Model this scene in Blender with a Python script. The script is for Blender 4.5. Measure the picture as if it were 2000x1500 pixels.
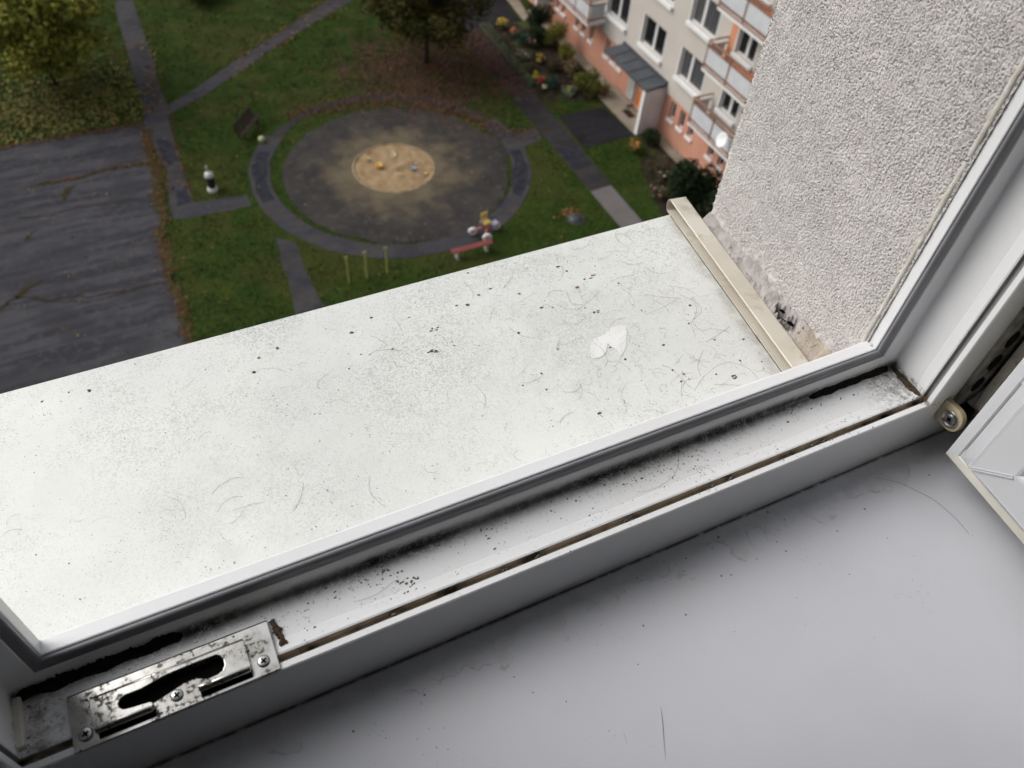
import bpy, bmesh, math, random
import numpy as np
from mathutils import Matrix, Vector, noise as mn

S = bpy.context.scene
for o in list(bpy.data.objects): bpy.data.objects.remove(o)

# ---------------------------------------------------------------- camera
cam_d = bpy.data.cameras.new('camera'); cam = bpy.data.objects.new('camera', cam_d)
S.collection.objects.link(cam)
Rr = Vector((0.89938217, -0.43167439, 0.06905753))
Rd = Vector((-0.29107067, -0.70916703, -0.64215262))
Rf = Vector((0.32617416, 0.55744, -0.76345993))
mw = Matrix((( Rr[0], -Rd[0], -Rf[0], 0), (Rr[1], -Rd[1], -Rf[1], 0), (Rr[2], -Rd[2], -Rf[2], 0), (0, 0, 0, 1)))
cam.matrix_world = mw
cam_d.sensor_width = 36.0; cam_d.lens = 1609.72/2000*36
cam_d.clip_start = 0.02; cam_d.clip_end = 600
cam_d.dof.use_dof = True; cam_d.dof.focus_distance = 0.66; cam_d.dof.aperture_fstop = 10.0
S.camera = cam
S.render.resolution_x = 1024; S.render.resolution_y = 768

# ---------------------------------------------------------------- light (overcast)
SUN_EL, SUN_AZ = math.radians(42), math.radians(-50)      # azimuth from +Y towards +X
w = bpy.data.worlds.new('World'); S.world = w; w.use_nodes = True
nt = w.node_tree; bg = nt.nodes['Background']
sky = nt.nodes.new('ShaderNodeTexSky'); sky.sky_type = 'NISHITA'; sky.sun_disc = False
sky.sun_elevation = SUN_EL; sky.sun_rotation = SUN_AZ; sky.dust_density = 6; sky.air_density = 1.2; sky.altitude = 200
hs = nt.nodes.new('ShaderNodeHueSaturation'); hs.inputs['Saturation'].default_value = 0.28
nt.links.new(sky.outputs[0], hs.inputs['Color']); nt.links.new(hs.outputs[0], bg.inputs['Color'])
bg.inputs['Strength'].default_value = 0.15
sd = bpy.data.lights.new('sun', 'SUN'); sd.energy = 1.05; sd.angle = math.radians(50); sd.color = (1, .985, .965)
sun = bpy.data.objects.new('sun', sd); S.collection.objects.link(sun)
sdir = Vector((math.sin(SUN_AZ)*math.cos(SUN_EL), math.cos(SUN_AZ)*math.cos(SUN_EL), math.sin(SUN_EL)))
sun.rotation_euler = (-sdir).to_track_quat('-Z', 'Y').to_euler(); sun.location = (0, 5, 20)
vs = S.view_settings; vs.view_transform = 'Standard'; vs.look = 'None'; vs.gamma = 1.0; vs.exposure = 0.12
S.display_settings.display_device = 'sRGB'
S.render.engine = 'CYCLES'
S.cycles.max_bounces = 8; S.cycles.diffuse_bounces = 5; S.cycles.glossy_bounces = 4; S.cycles.transparent_max_bounces = 12

G = -24.35                      # ground level, the camera being at the origin
rng = np.random.default_rng(7)
random.seed(11)

# ---------------------------------------------------------------- helpers
def lin(c):
    return tuple(((v/12.92) if v <= .04045 else ((v+.055)/1.055)**2.4) for v in c)
def mat(name, c1, c2=None, scale=5.0, rough=.6, bump=0.0, bscale=None, metal=0.0, spec=.5, detail=6, lo=.35, hi=.65, c3=None, s3=None, t3=.6, aniso=None):
    m = bpy.data.materials.new(name); m.use_nodes = True
    n = m.node_tree; b = n.nodes['Principled BSDF']
    b.inputs['Roughness'].default_value = rough; b.inputs['Metallic'].default_value = metal
    b.inputs['Specular IOR Level'].default_value = .07 if rough >= .8 else spec
    b.inputs['Base Color'].default_value = (*c1, 1)
    geo = n.nodes.new('ShaderNodeTexCoord')
    src = geo.outputs['Object']
    if aniso:
        mp = n.nodes.new('ShaderNodeMapping'); mp.inputs['Scale'].default_value = aniso
        n.links.new(src, mp.inputs[0]); src = mp.outputs[0]
    m['n'] = 1
    if c2 is not None:
        t = n.nodes.new('ShaderNodeTexNoise'); t.inputs['Scale'].default_value = scale; t.inputs['Detail'].default_value = detail
        n.links.new(src, t.inputs['Vector'])
        r = n.nodes.new('ShaderNodeValToRGB'); r.color_ramp.elements[0].position = lo; r.color_ramp.elements[1].position = hi
        r.color_ramp.elements[0].color = (*c1, 1); r.color_ramp.elements[1].color = (*c2, 1)
        n.links.new(t.outputs['Fac'], r.inputs['Fac']); out = r.outputs['Color']
        if c3 is not None:
            t2 = n.nodes.new('ShaderNodeTexNoise'); t2.inputs['Scale'].default_value = s3; t2.inputs['Detail'].default_value = 5
            n.links.new(src, t2.inputs['Vector'])
            r2 = n.nodes.new('ShaderNodeValToRGB'); r2.color_ramp.elements[0].position = t3-.08; r2.color_ramp.elements[1].position = t3+.08
            n.links.new(t2.outputs['Fac'], r2.inputs['Fac'])
            mx = n.nodes.new('ShaderNodeMixRGB'); mx.inputs['Color2'].default_value = (*c3, 1)
            n.links.new(r2.outputs['Color'], mx.inputs['Fac']); n.links.new(out, mx.inputs['Color1']); out = mx.outputs['Color']
        n.links.new(out, b.inputs['Base Color'])
    if bump:
        t = n.nodes.new('ShaderNodeTexNoise'); t.inputs['Scale'].default_value = bscale or scale*6; t.inputs['Detail'].default_value = 6
        n.links.new(src, t.inputs['Vector'])
        bp = n.nodes.new('ShaderNodeBump'); bp.inputs['Strength'].default_value = 1; bp.inputs['Distance'].default_value = bump
        n.links.new(t.outputs['Fac'], bp.inputs['Height']); n.links.new(bp.outputs[0], b.inputs['Normal'])
    return m

class MB:
    """collects vertices and faces, then links ONE mesh object"""
    def __init__(s): s.v = []; s.f = []; s.m = []
    def add(s, vs, fs, mi=0):
        k = len(s.v); s.v += [tuple(map(float, p)) for p in vs]
        s.f += [tuple(i+k for i in f) for f in fs]; s.m += [mi]*len(fs); return s
    def box(s, a, b, mi=0):
        x0, y0, z0 = a; x1, y1, z1 = b
        return s.add([(x0,y0,z0),(x1,y0,z0),(x1,y1,z0),(x0,y1,z0),(x0,y0,z1),(x1,y0,z1),(x1,y1,z1),(x0,y1,z1)],
              [(0,3,2,1),(4,5,6,7),(0,1,5,4),(1,2,6,5),(2,3,7,6),(3,0,4,7)], mi)
    def obox(s, c, ax, ay, az, mi=0):
        """box by centre and three half-axis vectors"""
        c, ax, ay, az = map(Vector, (c, ax, ay, az)); P = []
        for k in (-1, 1):
            for i, j in ((-1,-1),(1,-1),(1,1),(-1,1)): P.append(c+ax*i+ay*j+az*k)
        return s.add(P, [(0,3,2,1),(4,5,6,7),(0,1,5,4),(1,2,6,5),(2,3,7,6),(3,0,4,7)], mi)
    def prism(s, poly, z0, z1, mi=0, f=None):
        """poly in a plane extruded; f maps (u,v,w)->xyz"""
        f = f or (lambda u, v, w: (u, v, w)); n = len(poly)
        P = [f(u, v, z0) for u, v in poly]+[f(u, v, z1) for u, v in poly]
        F = [tuple(range(n))[::-1], tuple(range(n, 2*n))]+[(i, (i+1) % n, n+(i+1) % n, n+i) for i in range(n)]
        return s.add(P, F, mi)
    def tube(s, pts, r, n=8, mi=0, cap=True):
        pts = [Vector(p) for p in pts]; k = len(s.v); rr = r if hasattr(r, '__len__') else [r]*len(pts)
        P = []; up = Vector((0, 0, 1))
        for i, p in enumerate(pts):
            t = (pts[min(i+1, len(pts)-1)]-pts[max(i-1, 0)]).normalized()
            a = t.cross(up)
            if a.length < .05: a = t.cross(Vector((1, 0, 0)))
            a.normalize(); b = t.cross(a)
            for j in range(n):
                q = 2*math.pi*j/n; P.append(p+(a*math.cos(q)+b*math.sin(q))*rr[i])
        F = []
        for i in range(len(pts)-1):
            for j in range(n): F.append((i*n+j, i*n+(j+1) % n, (i+1)*n+(j+1) % n, (i+1)*n+j))
        if cap: F.append(tuple(range(n))[::-1]); F.append(tuple((len(pts)-1)*n+j for j in range(n)))
        return s.add(P, F, mi)
    def lathe(s, prof, n=24, c=(0, 0, 0), ax='z', mi=0):
        P = []; F = []; m = len(prof)
        for j in range(n):
            q = 2*math.pi*j/n
            for r, h in prof:
                x, y, z = r*math.cos(q), r*math.sin(q), h
                if ax == 'y': x, y, z = x, -z, y
                if ax == 'x': x, y, z = z, x, y
                P.append((c[0]+x, c[1]+y, c[2]+z))
        for j in range(n):
            for i in range(m-1):
                F.append((j*m+i, ((j+1) % n)*m+i, ((j+1) % n)*m+i+1, j*m+i+1))
        return s.add(P, F, mi)
    def sphere(s, c, r, n=16, mi=0, sq=(1, 1, 1)):
        prof = [(math.sin(math.pi*i/n)*r, -math.cos(math.pi*i/n)*r) for i in range(n+1)]
        k = len(s.v); s.lathe(prof, n*2, (0, 0, 0), mi=mi)
        s.v[k:] = [(c[0]+x*sq[0], c[1]+y*sq[1], c[2]+z*sq[2]) for x, y, z in s.v[k:]]; return s
    def build(s, name, mats, parent=None, smooth=False, bevel=0, bseg=2):
        me = bpy.data.meshes.new(name)
        org = world_loc(parent)
        me.from_pydata([(x-org[0], y-org[1], z-org[2]) for x, y, z in s.v], [], s.f)
        if not isinstance(mats, (list, tuple)): mats = [mats]
        for m in mats: me.materials.append(m)
        me.polygons.foreach_set('material_index', s.m)
        bm = bmesh.new(); bm.from_mesh(me)
        bmesh.ops.remove_doubles(bm, verts=bm.verts, dist=1e-6)
        bmesh.ops.recalc_face_normals(bm, faces=bm.faces); bm.to_mesh(me); bm.free()
        o = bpy.data.objects.new(name, me); S.collection.objects.link(o)
        if parent: o.parent = parent
        if smooth:
            for p in me.polygons: p.use_smooth = True
        if bevel:
            b = o.modifiers.new('bevel', 'BEVEL'); b.width = bevel; b.segments = bseg; b.limit_method = 'ANGLE'; b.angle_limit = math.radians(35)
            b.harden_normals = False
        return o
def world_loc(o):
    v = Vector((0, 0, 0))
    while o is not None: v += o.location; o = o.parent
    return v
def thing(name, label, cat, loc=(0, 0, 0), group=None):
    o = bpy.data.objects.new(name, None); S.collection.objects.link(o); o.location = loc
    o.empty_display_size = .1
    o['label'] = label; o['category'] = cat
    if group: o['group'] = group
    return o
def tag(o, label, cat, group=None, kind=None):
    o['label'] = label; o['category'] = cat
    if group: o['group'] = group
    if kind: o['kind'] = kind
    return o
def struct(o, label=None):
    o['kind'] = 'structure'
    if label: o['label'] = label
    return o
def dup(o, parent=None, loc=None, label=None):
    c = o.copy(); S.collection.objects.link(c)
    if parent: c.parent = parent
    if loc is not None: c.location = loc
    if label: c['label'] = label
    for ch in [x for x in bpy.data.objects if x.parent is o]: dup(ch, c)
    return c
def fast_mesh(name, V, F, mats, mi=None, parent=None, smooth=False):
    """V (n,3) array, F (m,4) array"""
    me = bpy.data.meshes.new(name); V = np.asarray(V, np.float32); F = np.asarray(F, np.int32)
    org = np.array(world_loc(parent), np.float32)
    me.vertices.add(len(V)); me.vertices.foreach_set('co', (V-org).ravel())
    k = F.shape[1]
    me.loops.add(F.size); me.loops.foreach_set('vertex_index', F.ravel())
    me.polygons.add(len(F)); me.polygons.foreach_set('loop_start', np.arange(0, F.size, k, dtype=np.int32))
    try: me.polygons.foreach_set('loop_total', np.full(len(F), k, np.int32))
    except Exception: pass
    for m in (mats if isinstance(mats, (list, tuple)) else [mats]): me.materials.append(m)
    if mi is not None: me.polygons.foreach_set('material_index', np.asarray(mi, np.int32))
    if smooth: me.polygons.foreach_set('use_smooth', np.ones(len(F), bool))
    me.update(calc_edges=True); me.validate()
    o = bpy.data.objects.new(name, me); S.collection.objects.link(o)
    if parent: o.parent = parent
    return o
def sprinkle(pts, size, flat=.5, aspect=.7):
    """one small quad per point, tilted at random; flat=0 lies flat, 1 any way up"""
    n = len(pts); P = np.asarray(pts, float)
    a = rng.uniform(0, 2*np.pi, n); d1 = np.c_[np.cos(a), np.sin(a), np.zeros(n)]
    nr = rng.normal(size=(n, 3))*flat+np.array([0, 0, 1]); nr /= np.linalg.norm(nr, axis=1)[:, None]
    d1 -= (d1*nr).sum(1)[:, None]*nr; d1 /= np.linalg.norm(d1, axis=1)[:, None]
    d2 = np.cross(nr, d1); s = (np.asarray(size)*np.ones(n))[:, None]*rng.uniform(.6, 1.3, n)[:, None]
    V = np.stack([P-d1*s, P-d2*s*aspect, P+d1*s, P+d2*s*aspect], 1).reshape(-1, 3)
    F = np.arange(4*n).reshape(n, 4); return V, F
def fnoise(shape, scale, seed, lo=None):
    """band-passed random field: features about `scale` cells wide"""
    r = np.random.default_rng(seed); a = r.normal(size=shape)
    fy = np.fft.fftfreq(shape[0])[:, None]; fx = np.fft.fftfreq(shape[1])[None, :]
    f2 = fx**2+fy**2; H = np.exp(-f2*(scale**2)*2.2)
    if lo: H = H*(1-np.exp(-f2*(lo**2)*2.2))
    b = np.fft.ifft2(np.fft.fft2(a)*H).real; return b/b.std()
# ================================================================ MATERIALS (window)
def pos_node(n):
    g = n.nodes.new('ShaderNodeNewGeometry'); s = n.nodes.new('ShaderNodeSeparateXYZ')
    n.links.new(g.outputs['Position'], s.inputs[0]); return g.outputs['Position'], s
def maprange(n, src, a, b, c=0., d=1.):
    m = n.nodes.new('ShaderNodeMapRange'); m.interpolation_type = 'SMOOTHSTEP'
    for i, v in zip(('From Min', 'From Max', 'To Min', 'To Max'), (a, b, c, d)): m.inputs[i].default_value = v
    n.links.new(src, m.inputs['Value']); return m.outputs[0]
def mul(n, a, b, op='MULTIPLY'):
    m = n.nodes.new('ShaderNodeMath'); m.operation = op
    for i, v in enumerate((a, b)):
        if isinstance(v, (int, float)): m.inputs[i].default_value = v
        else: n.links.new(v, m.inputs[i])
    m.use_clamp = True; return m.outputs[0]
def noise_fac(n, vec, scale, lo, hi, detail=8, rough=.6):
    t = n.nodes.new('ShaderNodeTexNoise'); t.inputs['Scale'].default_value = scale; t.inputs['Detail'].default_value = detail
    t.inputs['Roughness'].default_value = rough
    n.links.new(vec, t.inputs['Vector']); return maprange(n, t.outputs['Fac'], lo, hi)
def mixc(n, fac, a, b):
    m = n.nodes.new('ShaderNodeMixRGB')
    n.links.new(fac, m.inputs['Fac']) if not isinstance(fac, (int, float)) else setattr(m.inputs['Fac'], 'default_value', fac)
    for k, v in (('Color1', a), ('Color2', b)):
        if isinstance(v, tuple): m.inputs[k].default_value = (*v, 1)
        else: n.links.new(v, m.inputs[k])
    return m.outputs['Color']
def dots(n, vec, scale, size, dens_src=None):
    v = n.nodes.new('ShaderNodeTexVoronoi'); v.inputs['Scale'].default_value = scale; n.links.new(vec, v.inputs['Vector'])
    s = n.nodes.new('ShaderNodeSeparateColor'); n.links.new(v.outputs['Color'], s.inputs[0])
    # random radius per cell, many cells empty
    r = maprange(n, s.outputs[0], .45, 1.0, 0.0, size)
    if dens_src is not None: r = mul(n, r, dens_src)
    d = n.nodes.new('ShaderNodeMath'); d.operation = 'LESS_THAN'; n.links.new(v.outputs['Distance'], d.inputs[0]); n.links.new(r, d.inputs[1])
    return d.outputs[0]
def basemat(name, rough=.4, spec=.5):
    m = bpy.data.materials.new(name); m.use_nodes = True; n = m.node_tree; b = n.nodes['Principled BSDF']
    b.inputs['Roughness'].default_value = rough; b.inputs['Specular IOR Level'].default_value = spec
    return m, n, b
PVC = (.79, .80, .82)
M = {}
# white window plastic with grime in the rebate
m, n, b = basemat('white_plastic_grimy', .32); P, sx = pos_node(n)
c = mixc(n, noise_fac(n, P, 9, .35, .7), PVC, (.75, .76, .77))
fy = maprange(n, sx.outputs['Y'], .2455, .2575); fz = maprange(n, sx.outputs['Z'], -.480, -.4905)
inside = maprange(n, sx.outputs['Y'], .2592, .2586)
grime = mul(n, mul(n, fy, inside), fz)
gn = noise_fac(n, P, 160, .40, .56)
gn2 = noise_fac(n, P, 900, .38, .55, 3)
lowf = noise_fac(n, P, 14, .30, .60)
f1 = mul(n, mul(n, grime, mul(n, gn, gn2, 'MAXIMUM')), lowf)
f1 = mul(n, f1, .93)
c = mixc(n, mul(n, mul(n, grime, grime), .55), c, (.17, .155, .14))
c = mixc(n, f1, c, (.018, .016, .015))
# brown corner dirt at both ends of the shelf
e1 = maprange(n, sx.outputs['X'], .455, .512); e0 = maprange(n, sx.outputs['X'], -.118, -.152)
ends = mul(n, mul(n, e1, e0, 'ADD'), mul(n, maprange(n, sx.outputs['Z'], -.484, -.491), maprange(n, sx.outputs['Y'], .216, .222)))
c = mixc(n, mul(n, ends, noise_fac(n, P, 150, .34, .72)), c, (.10, .085, .07))
c = mixc(n, mul(n, ends, noise_fac(n, P, 420, .55, .64)), c, (.05, .04, .03))
# sparse dark specks everywhere on upward faces
up = mul(n, maprange(n, sx.outputs['Z'], -.484, -.491), maprange(n, sx.outputs['Y'], .2113, .2120))
dd = noise_fac(n, P, 22, .42, .62)
c = mixc(n, mul(n, mul(n, dots(n, P, 420, .34, dd), up), .85), c, (.03, .028, .025))
c = mixc(n, mul(n, mul(n, noise_fac(n, P, 300, .56, .66), mul(n, up, dd)), .45), c, (.30, .28, .26))
n.links.new(c, b.inputs['Base Color']); M['pvc'] = m
# clean plastic
M['pvc_clean'] = mat('white_plastic', PVC, (.75, .76, .775), scale=7, rough=.3, bump=.00003, bscale=60)
M['pvc_warm'] = mat('cream_plastic_edge', (.66, .64, .54), (.56, .53, .42), scale=40, rough=.45, c3=(.72, .70, .62), s3=11, t3=.5)
M['gasket'] = mat('grey_rubber_gasket', (.20, .205, .225), (.165, .17, .185), scale=30, rough=.38)
M['gasket_dark'] = mat('dark_gasket_gap', (.02, .02, .025), rough=.7)
M['groove'] = mat('dirty_groove', (.50, .44, .37), (.34, .29, .23), scale=90, rough=.8, c3=(.025, .02, .018), s3=45, t3=.60)
M['groove_clean'] = mat('grey_groove', (.34, .34, .34), (.30, .30, .30), scale=20, rough=.6)
M['mould_shade'] = mat('black_mould_and_shade', (.008, .008, .008), (.02, .018, .016), scale=300, rough=.9, bump=.0006, bscale=500)  # mould black, also used as painted shade at the hinge corner
# inner sill: matt white laminate
m, n, b = basemat('inner_sill_laminate', .36, .45); P, sx = pos_node(n)
c = mixc(n, noise_fac(n, P, 6, .3, .7), (.62, .635, .685), (.575, .59, .64))
t = n.nodes.new('ShaderNodeTexNoise'); t.inputs['Scale'].default_value = 38; t.inputs['Detail'].default_value = 9; n.links.new(P, t.inputs['Vector'])
yy = mul(n, sx.outputs['Y'], maprange(n, t.outputs['Fac'], .3, .7, -.012, .012), 'ADD')
band = mul(n, maprange(n, yy, .186, .1885), 1.0)
rag = mul(n, band, noise_fac(n, P, 70, .40, .62))
c = mixc(n, mul(n, rag, .20), c, (.33, .33, .33))
edge = mul(n, maprange(n, yy, .1855, .187), maprange(n, yy, .1895, .188))
c = mixc(n, mul(n, mul(n, edge, noise_fac(n, P, 40, .48, .60)), .35), c, (.20, .195, .19))
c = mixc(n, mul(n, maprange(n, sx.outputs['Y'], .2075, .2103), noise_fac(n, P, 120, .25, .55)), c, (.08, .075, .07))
near = maprange(n, sx.outputs['Y'], .05, .20, .25, 1.)
c = mixc(n, mul(n, mul(n, dots(n, P, 120, .13, near), 1.), .8), c, (.10, .095, .09))
c = mixc(n, mul(n, mul(n, dots(n, P, 330, .22, noise_fac(n, P, 12, .50, .70)), 1.), .7), c, (.2, .2, .2))
n.links.new(c, b.inputs['Base Color']); M['isill'] = m
# outer metal sill
m, n, b = basemat('dusty_metal_sill', .42, .5); P, sx = pos_node(n)
c = mixc(n, noise_fac(n, P, 7, .35, .68), (.72, .735, .71), (.645, .66, .64))
c = mixc(n, mul(n, mul(n, noise_fac(n, P, 55, .45, .75), noise_fac(n, P, 5, .45, .62)), .35), c, (.50, .51, .49))
outer = maprange(n, sx.outputs['Y'], .30, .50, .35, 1.)
den = mul(n, noise_fac(n, P, 9, .30, .66), outer)
c = mixc(n, mul(n, noise_fac(n, P, 800, .48, .62, 3), mul(n, den, .8)), c, (.36, .365, .35))
c = mixc(n, mul(n, noise_fac(n, P, 380, .53, .64, 2), mul(n, den, .5)), c, (.40, .405, .39))
c = mixc(n, mul(n, dots(n, P, 650, .36, noise_fac(n, P, 15, .2, .7)), .55), c, (.16, .16, .15))
c = mixc(n, mul(n, dots(n, P, 240, .20, noise_fac(n, P, 8, .3, .7)), .75), c, (.09, .09, .085))
# darker dust line beside the end cap
dx = n.nodes.new('ShaderNodeMath'); dx.operation = 'MULTIPLY_ADD'; dx.inputs[1].default_value = -.131; n.links.new(sx.outputs['Y'], dx.inputs[0]); n.links.new(sx.outputs['X'], dx.inputs[2])
c = mixc(n, mul(n, maprange(n, dx.outputs[0], .397, .4115), mul(n, noise_fac(n, P, 60, .3, .6), .5)), c, (.27, .25, .22))
n.links.new(c, b.inputs['Base Color']); M['osill'] = m
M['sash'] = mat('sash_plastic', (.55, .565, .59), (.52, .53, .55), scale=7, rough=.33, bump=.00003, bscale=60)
M['cap'] = mat('yellowed_end_cap', (.58, .545, .48), (.50, .46, .39), scale=25, rough=.5, bump=.00008, bscale=500, c3=(.40, .36, .30), s3=60, t3=.64)
M['cap_in'] = M['cap']
# stucco
m, n, b = basemat('grey_stucco', .9, .2); P, sx = pos_node(n)
c = mixc(n, noise_fac(n, P, 11, .3, .7), (.53, .505, .49), (.465, .445, .435))
c = mixc(n, noise_fac(n, P, 90, .45, .75), c, (.56, .54, .53))
low = mul(n, maprange(n, sx.outputs['Z'], -.488, -.505), noise_fac(n, P, 40, .25, .6))
c = mixc(n, mul(n, low, .5), c, (.48, .45, .435))
bs = mul(n, mul(n, maprange(n, sx.outputs['Z'], -.504, -.514), maprange(n, sx.outputs['Y'], .345, .30)), noise_fac(n, P, 60, .3, .6))
c = mixc(n, mul(n, bs, .5), c, (.33, .27, .21))
n.links.new(c, b.inputs['Base Color'])
tt = n.nodes.new('ShaderNodeTexNoise'); tt.inputs['Scale'].default_value = 900; tt.inputs['Detail'].default_value = 4; n.links.new(P, tt.inputs['Vector'])
bp = n.nodes.new('ShaderNodeBump'); bp.inputs['Distance'].default_value = .00035; n.links.new(tt.outputs['Fac'], bp.inputs['Height']); n.links.new(bp.outputs[0], b.inputs['Normal'])
M['stucco'] = m
M['render'] = mat('grey_render_wall', (.44, .43, .42), (.38, .37, .36), scale=6, rough=.9, bump=.0012, bscale=420)
M['sealant'] = mat('dirty_sealant', (.60, .585, .55), (.46, .43, .38), scale=60, rough=.7, bump=.0006, bscale=250, c3=(.30, .26, .22), s3=70, t3=.66)
m, n, b = basemat('grey_mortar', .95, .2); P, sx = pos_node(n)
c = mixc(n, noise_fac(n, P, 70, .3, .7), (.40, .375, .365), (.27, .25, .24))
c = mixc(n, mul(n, maprange(n, sx.outputs['Y'], .345, .315), noise_fac(n, P, 45, .2, .5)), c, (.36, .31, .25))
c = mixc(n, mul(n, noise_fac(n, P, 160, .60, .68), .5), c, (.10, .08, .075))
n.links.new(c, b.inputs['Base Color'])
t = n.nodes.new('ShaderNodeTexNoise'); t.inputs['Scale'].default_value = 600; n.links.new(P, t.inputs['Vector'])
bp = n.nodes.new('ShaderNodeBump'); bp.inputs['Distance'].default_value = .0008; n.links.new(t.outputs['Fac'], bp.inputs['Height']); n.links.new(bp.outputs[0], b.inputs['Normal'])
M['mortar'] = m
M['plaster'] = mat('room_plaster', (.78, .775, .77), (.74, .735, .73), scale=3, rough=.9)
M['roomfloor'] = mat('room_floor', (.25, .18, .12), (.20, .14, .09), scale=8, rough=.5)
# galvanised steel
m, n, b = basemat('galvanised_steel', .22); P, sx = pos_node(n)
b.inputs['Metallic'].default_value = 1.0
c = mixc(n, noise_fac(n, P, 60, .35, .65), (.62, .61, .58), (.42, .41, .38))
st = mul(n, mul(n, noise_fac(n, P, 320, .44, .60), noise_fac(n, P, 60, .46, .58)), .9)
c = mixc(n, mul(n, st, .85), c, (.05, .045, .04))
c = mixc(n, mul(n, dots(n, P, 420, .3, noise_fac(n, P, 50, .4, .6)), .9), c, (.03, .028, .025))
n.links.new(c, b.inputs['Base Color'])
n.links.new(maprange(n, st, 0, 1, .20, .7), b.inputs['Roughness'])
bp = n.nodes.new('ShaderNodeBump'); bp.inputs['Distance'].default_value = .00009
t = n.nodes.new('ShaderNodeTexNoise'); t.inputs['Scale'].default_value = 90; n.links.new(P, t.inputs['Vector']); n.links.new(t.outputs['Fac'], bp.inputs['Height']); n.links.new(bp.outputs[0], b.inputs['Normal'])
M['steel'] = m
M['black'] = mat('black_shade', (.003, .003, .003), rough=1, spec=0)  # flat black painted in for the shade of holes, slots and gaps
M['screw'] = mat('screw_steel', (.48, .48, .47), (.30, .30, .29), scale=300, rough=.35, metal=1.0)
M['glass'] = bpy.data.materials.new('window_glass'); M['glass'].use_nodes = True
n = M['glass'].node_tree; n.nodes.clear()
tr = n.nodes.new('ShaderNodeBsdfTransparent'); gl = n.nodes.new('ShaderNodeBsdfGlossy'); gl.inputs['Roughness'].default_value = .02
fr = n.nodes.new('ShaderNodeFresnel'); mx = n.nodes.new('ShaderNodeMixShader'); ou = n.nodes.new('ShaderNodeOutputMaterial')
tr.inputs[0].default_value = (.93, .95, .94, 1)
n.links.new(fr.outputs[0], mx.inputs[0]); n.links.new(tr.outputs[0], mx.inputs[1]); n.links.new(gl.outputs[0], mx.inputs[2]); n.links.new(mx.outputs[0], ou.inputs[0])

# ================================================================ OWN HOUSE WALL + ROOM
LIP, X0, X1, ZT = -.470, -.1312, .4901, .86
hw = thing('house_wall', 'light grey roughcast outer wall with crumbly reveal beside the open window', 'wall', (.50, .40, G))
b_ = MB().prism([(.4930, .2755), (.5080, .5000), (.5090, .5020), (20, .5020), (20, 0), (.645, 0), (.645, .2115), (.5672, .2115), (.5672, .2755)], G, 2.4)
b_.build('right_pier', M['render'], hw)
MB().prism([(-1.02, 0), (-1.02, .5020), (-20, .5020), (-20, 0)], G, 2.4).build('left_pier', M['render'], hw)
sp = MB().box((-1.0195, .276, G), (.5, .5020, -.545)); sp.box((-1.0195, .001, G), (.60, .2755, -.5745)); sp.build('spandrel', M['render'], hw)
MB().box((-1.0195, 0, .93), (.4925, .5020, 2.4)).build('lintel', M['render'], hw)
# finely displaced reveal (real relief) wrapping round the outer corner
A0 = np.array([.4888, .2730]); A1 = np.array([.5038, .5040]); L1 = np.hypot(*(A1-A0)); d1 = (A1-A0)/L1; n1 = np.array([-d1[1], d1[0]])
step = .00062; sN = int((L1+.06)/step); zN = int(.66/step); z_lo = -.560
ss = np.arange(sN)*step; zz = z_lo+np.arange(zN)*step
h = fnoise((zN, sN), 1.25, 1, 2.4)*.62+fnoise((zN, sN), 2.4, 2, 5.0)*.6
st_ = np.repeat(fnoise((zN//4+1, sN), 1.6, 51, 4.0), 4, axis=0)[:zN]
st_ = (st_+np.roll(st_, 1, 0)+np.roll(st_, 2, 0)+np.roll(st_, 3, 0))/4
h = h*(.82+.28*np.clip(fnoise((zN, sN), 34, 52), -1.5, 1.5))+st_*.42
hb = np.where(h > 0, np.tanh(h*1.1)*.62, np.tanh(h*1.0)*.85)
big = fnoise((zN, sN), 28, 3)*.25
# pores
pr = fnoise((zN, sN), 1.15, 4, 2.6)+.35*fnoise((zN, sN), 2.4, 41); pores = np.clip(pr-1.35, 0, 1.1)
hgt = hb*.00085+big*.0006-pores*.0030
SS, ZZ = np.meshgrid(ss, zz)
jz = -.5145                                        # junction with the sill cap
flat = np.clip((ZZ-(jz+.004+.005*np.sin(SS*55)+.004*fnoise((zN, sN), 14, 5)))/.009, 0, 1)
hgt = hgt*(.25+.75*flat)+(1-flat)*fnoise((zN, sN), 9, 6)*.0006
cr = .003                                           # rounded outer corner
px = np.empty_like(SS); py = np.empty_like(SS); nx = np.empty_like(SS); ny = np.empty_like(SS)
on = SS <= L1
px[on] = A0[0]+d1[0]*SS[on]; py[on] = A0[1]+d1[1]*SS[on]; nx[on] = n1[0]; ny[on] = n1[1]
q = SS-L1; off = ~on
px[off] = A1[0]+q[off]; py[off] = A1[1]; nx[off] = 0; ny[off] = 1
k = np.exp(-(np.abs(SS-L1)/cr)**2)
nx = nx*(1-k*.5)+n1[0]*k*.5; ny = ny*(1-k*.5)+1*k*.5
inw = k*.0018
px += nx*(hgt-inw)+k*.0006*fnoise((zN, sN), 3, 9)*n1[0]; py += ny*(hgt-inw)+k*.0005*fnoise((zN, sN), 3, 10)
V = np.stack([px, py, ZZ], -1).reshape(-1, 3)
i = np.arange(zN-1)[:, None]*sN+np.arange(sN-1)[None, :]
F = np.stack([i, i+1, i+1+sN, i+sN], -1).reshape(-1, 4)
o = fast_mesh('reveal_render', V, F, M['stucco'], None, hw, smooth=True)
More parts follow.
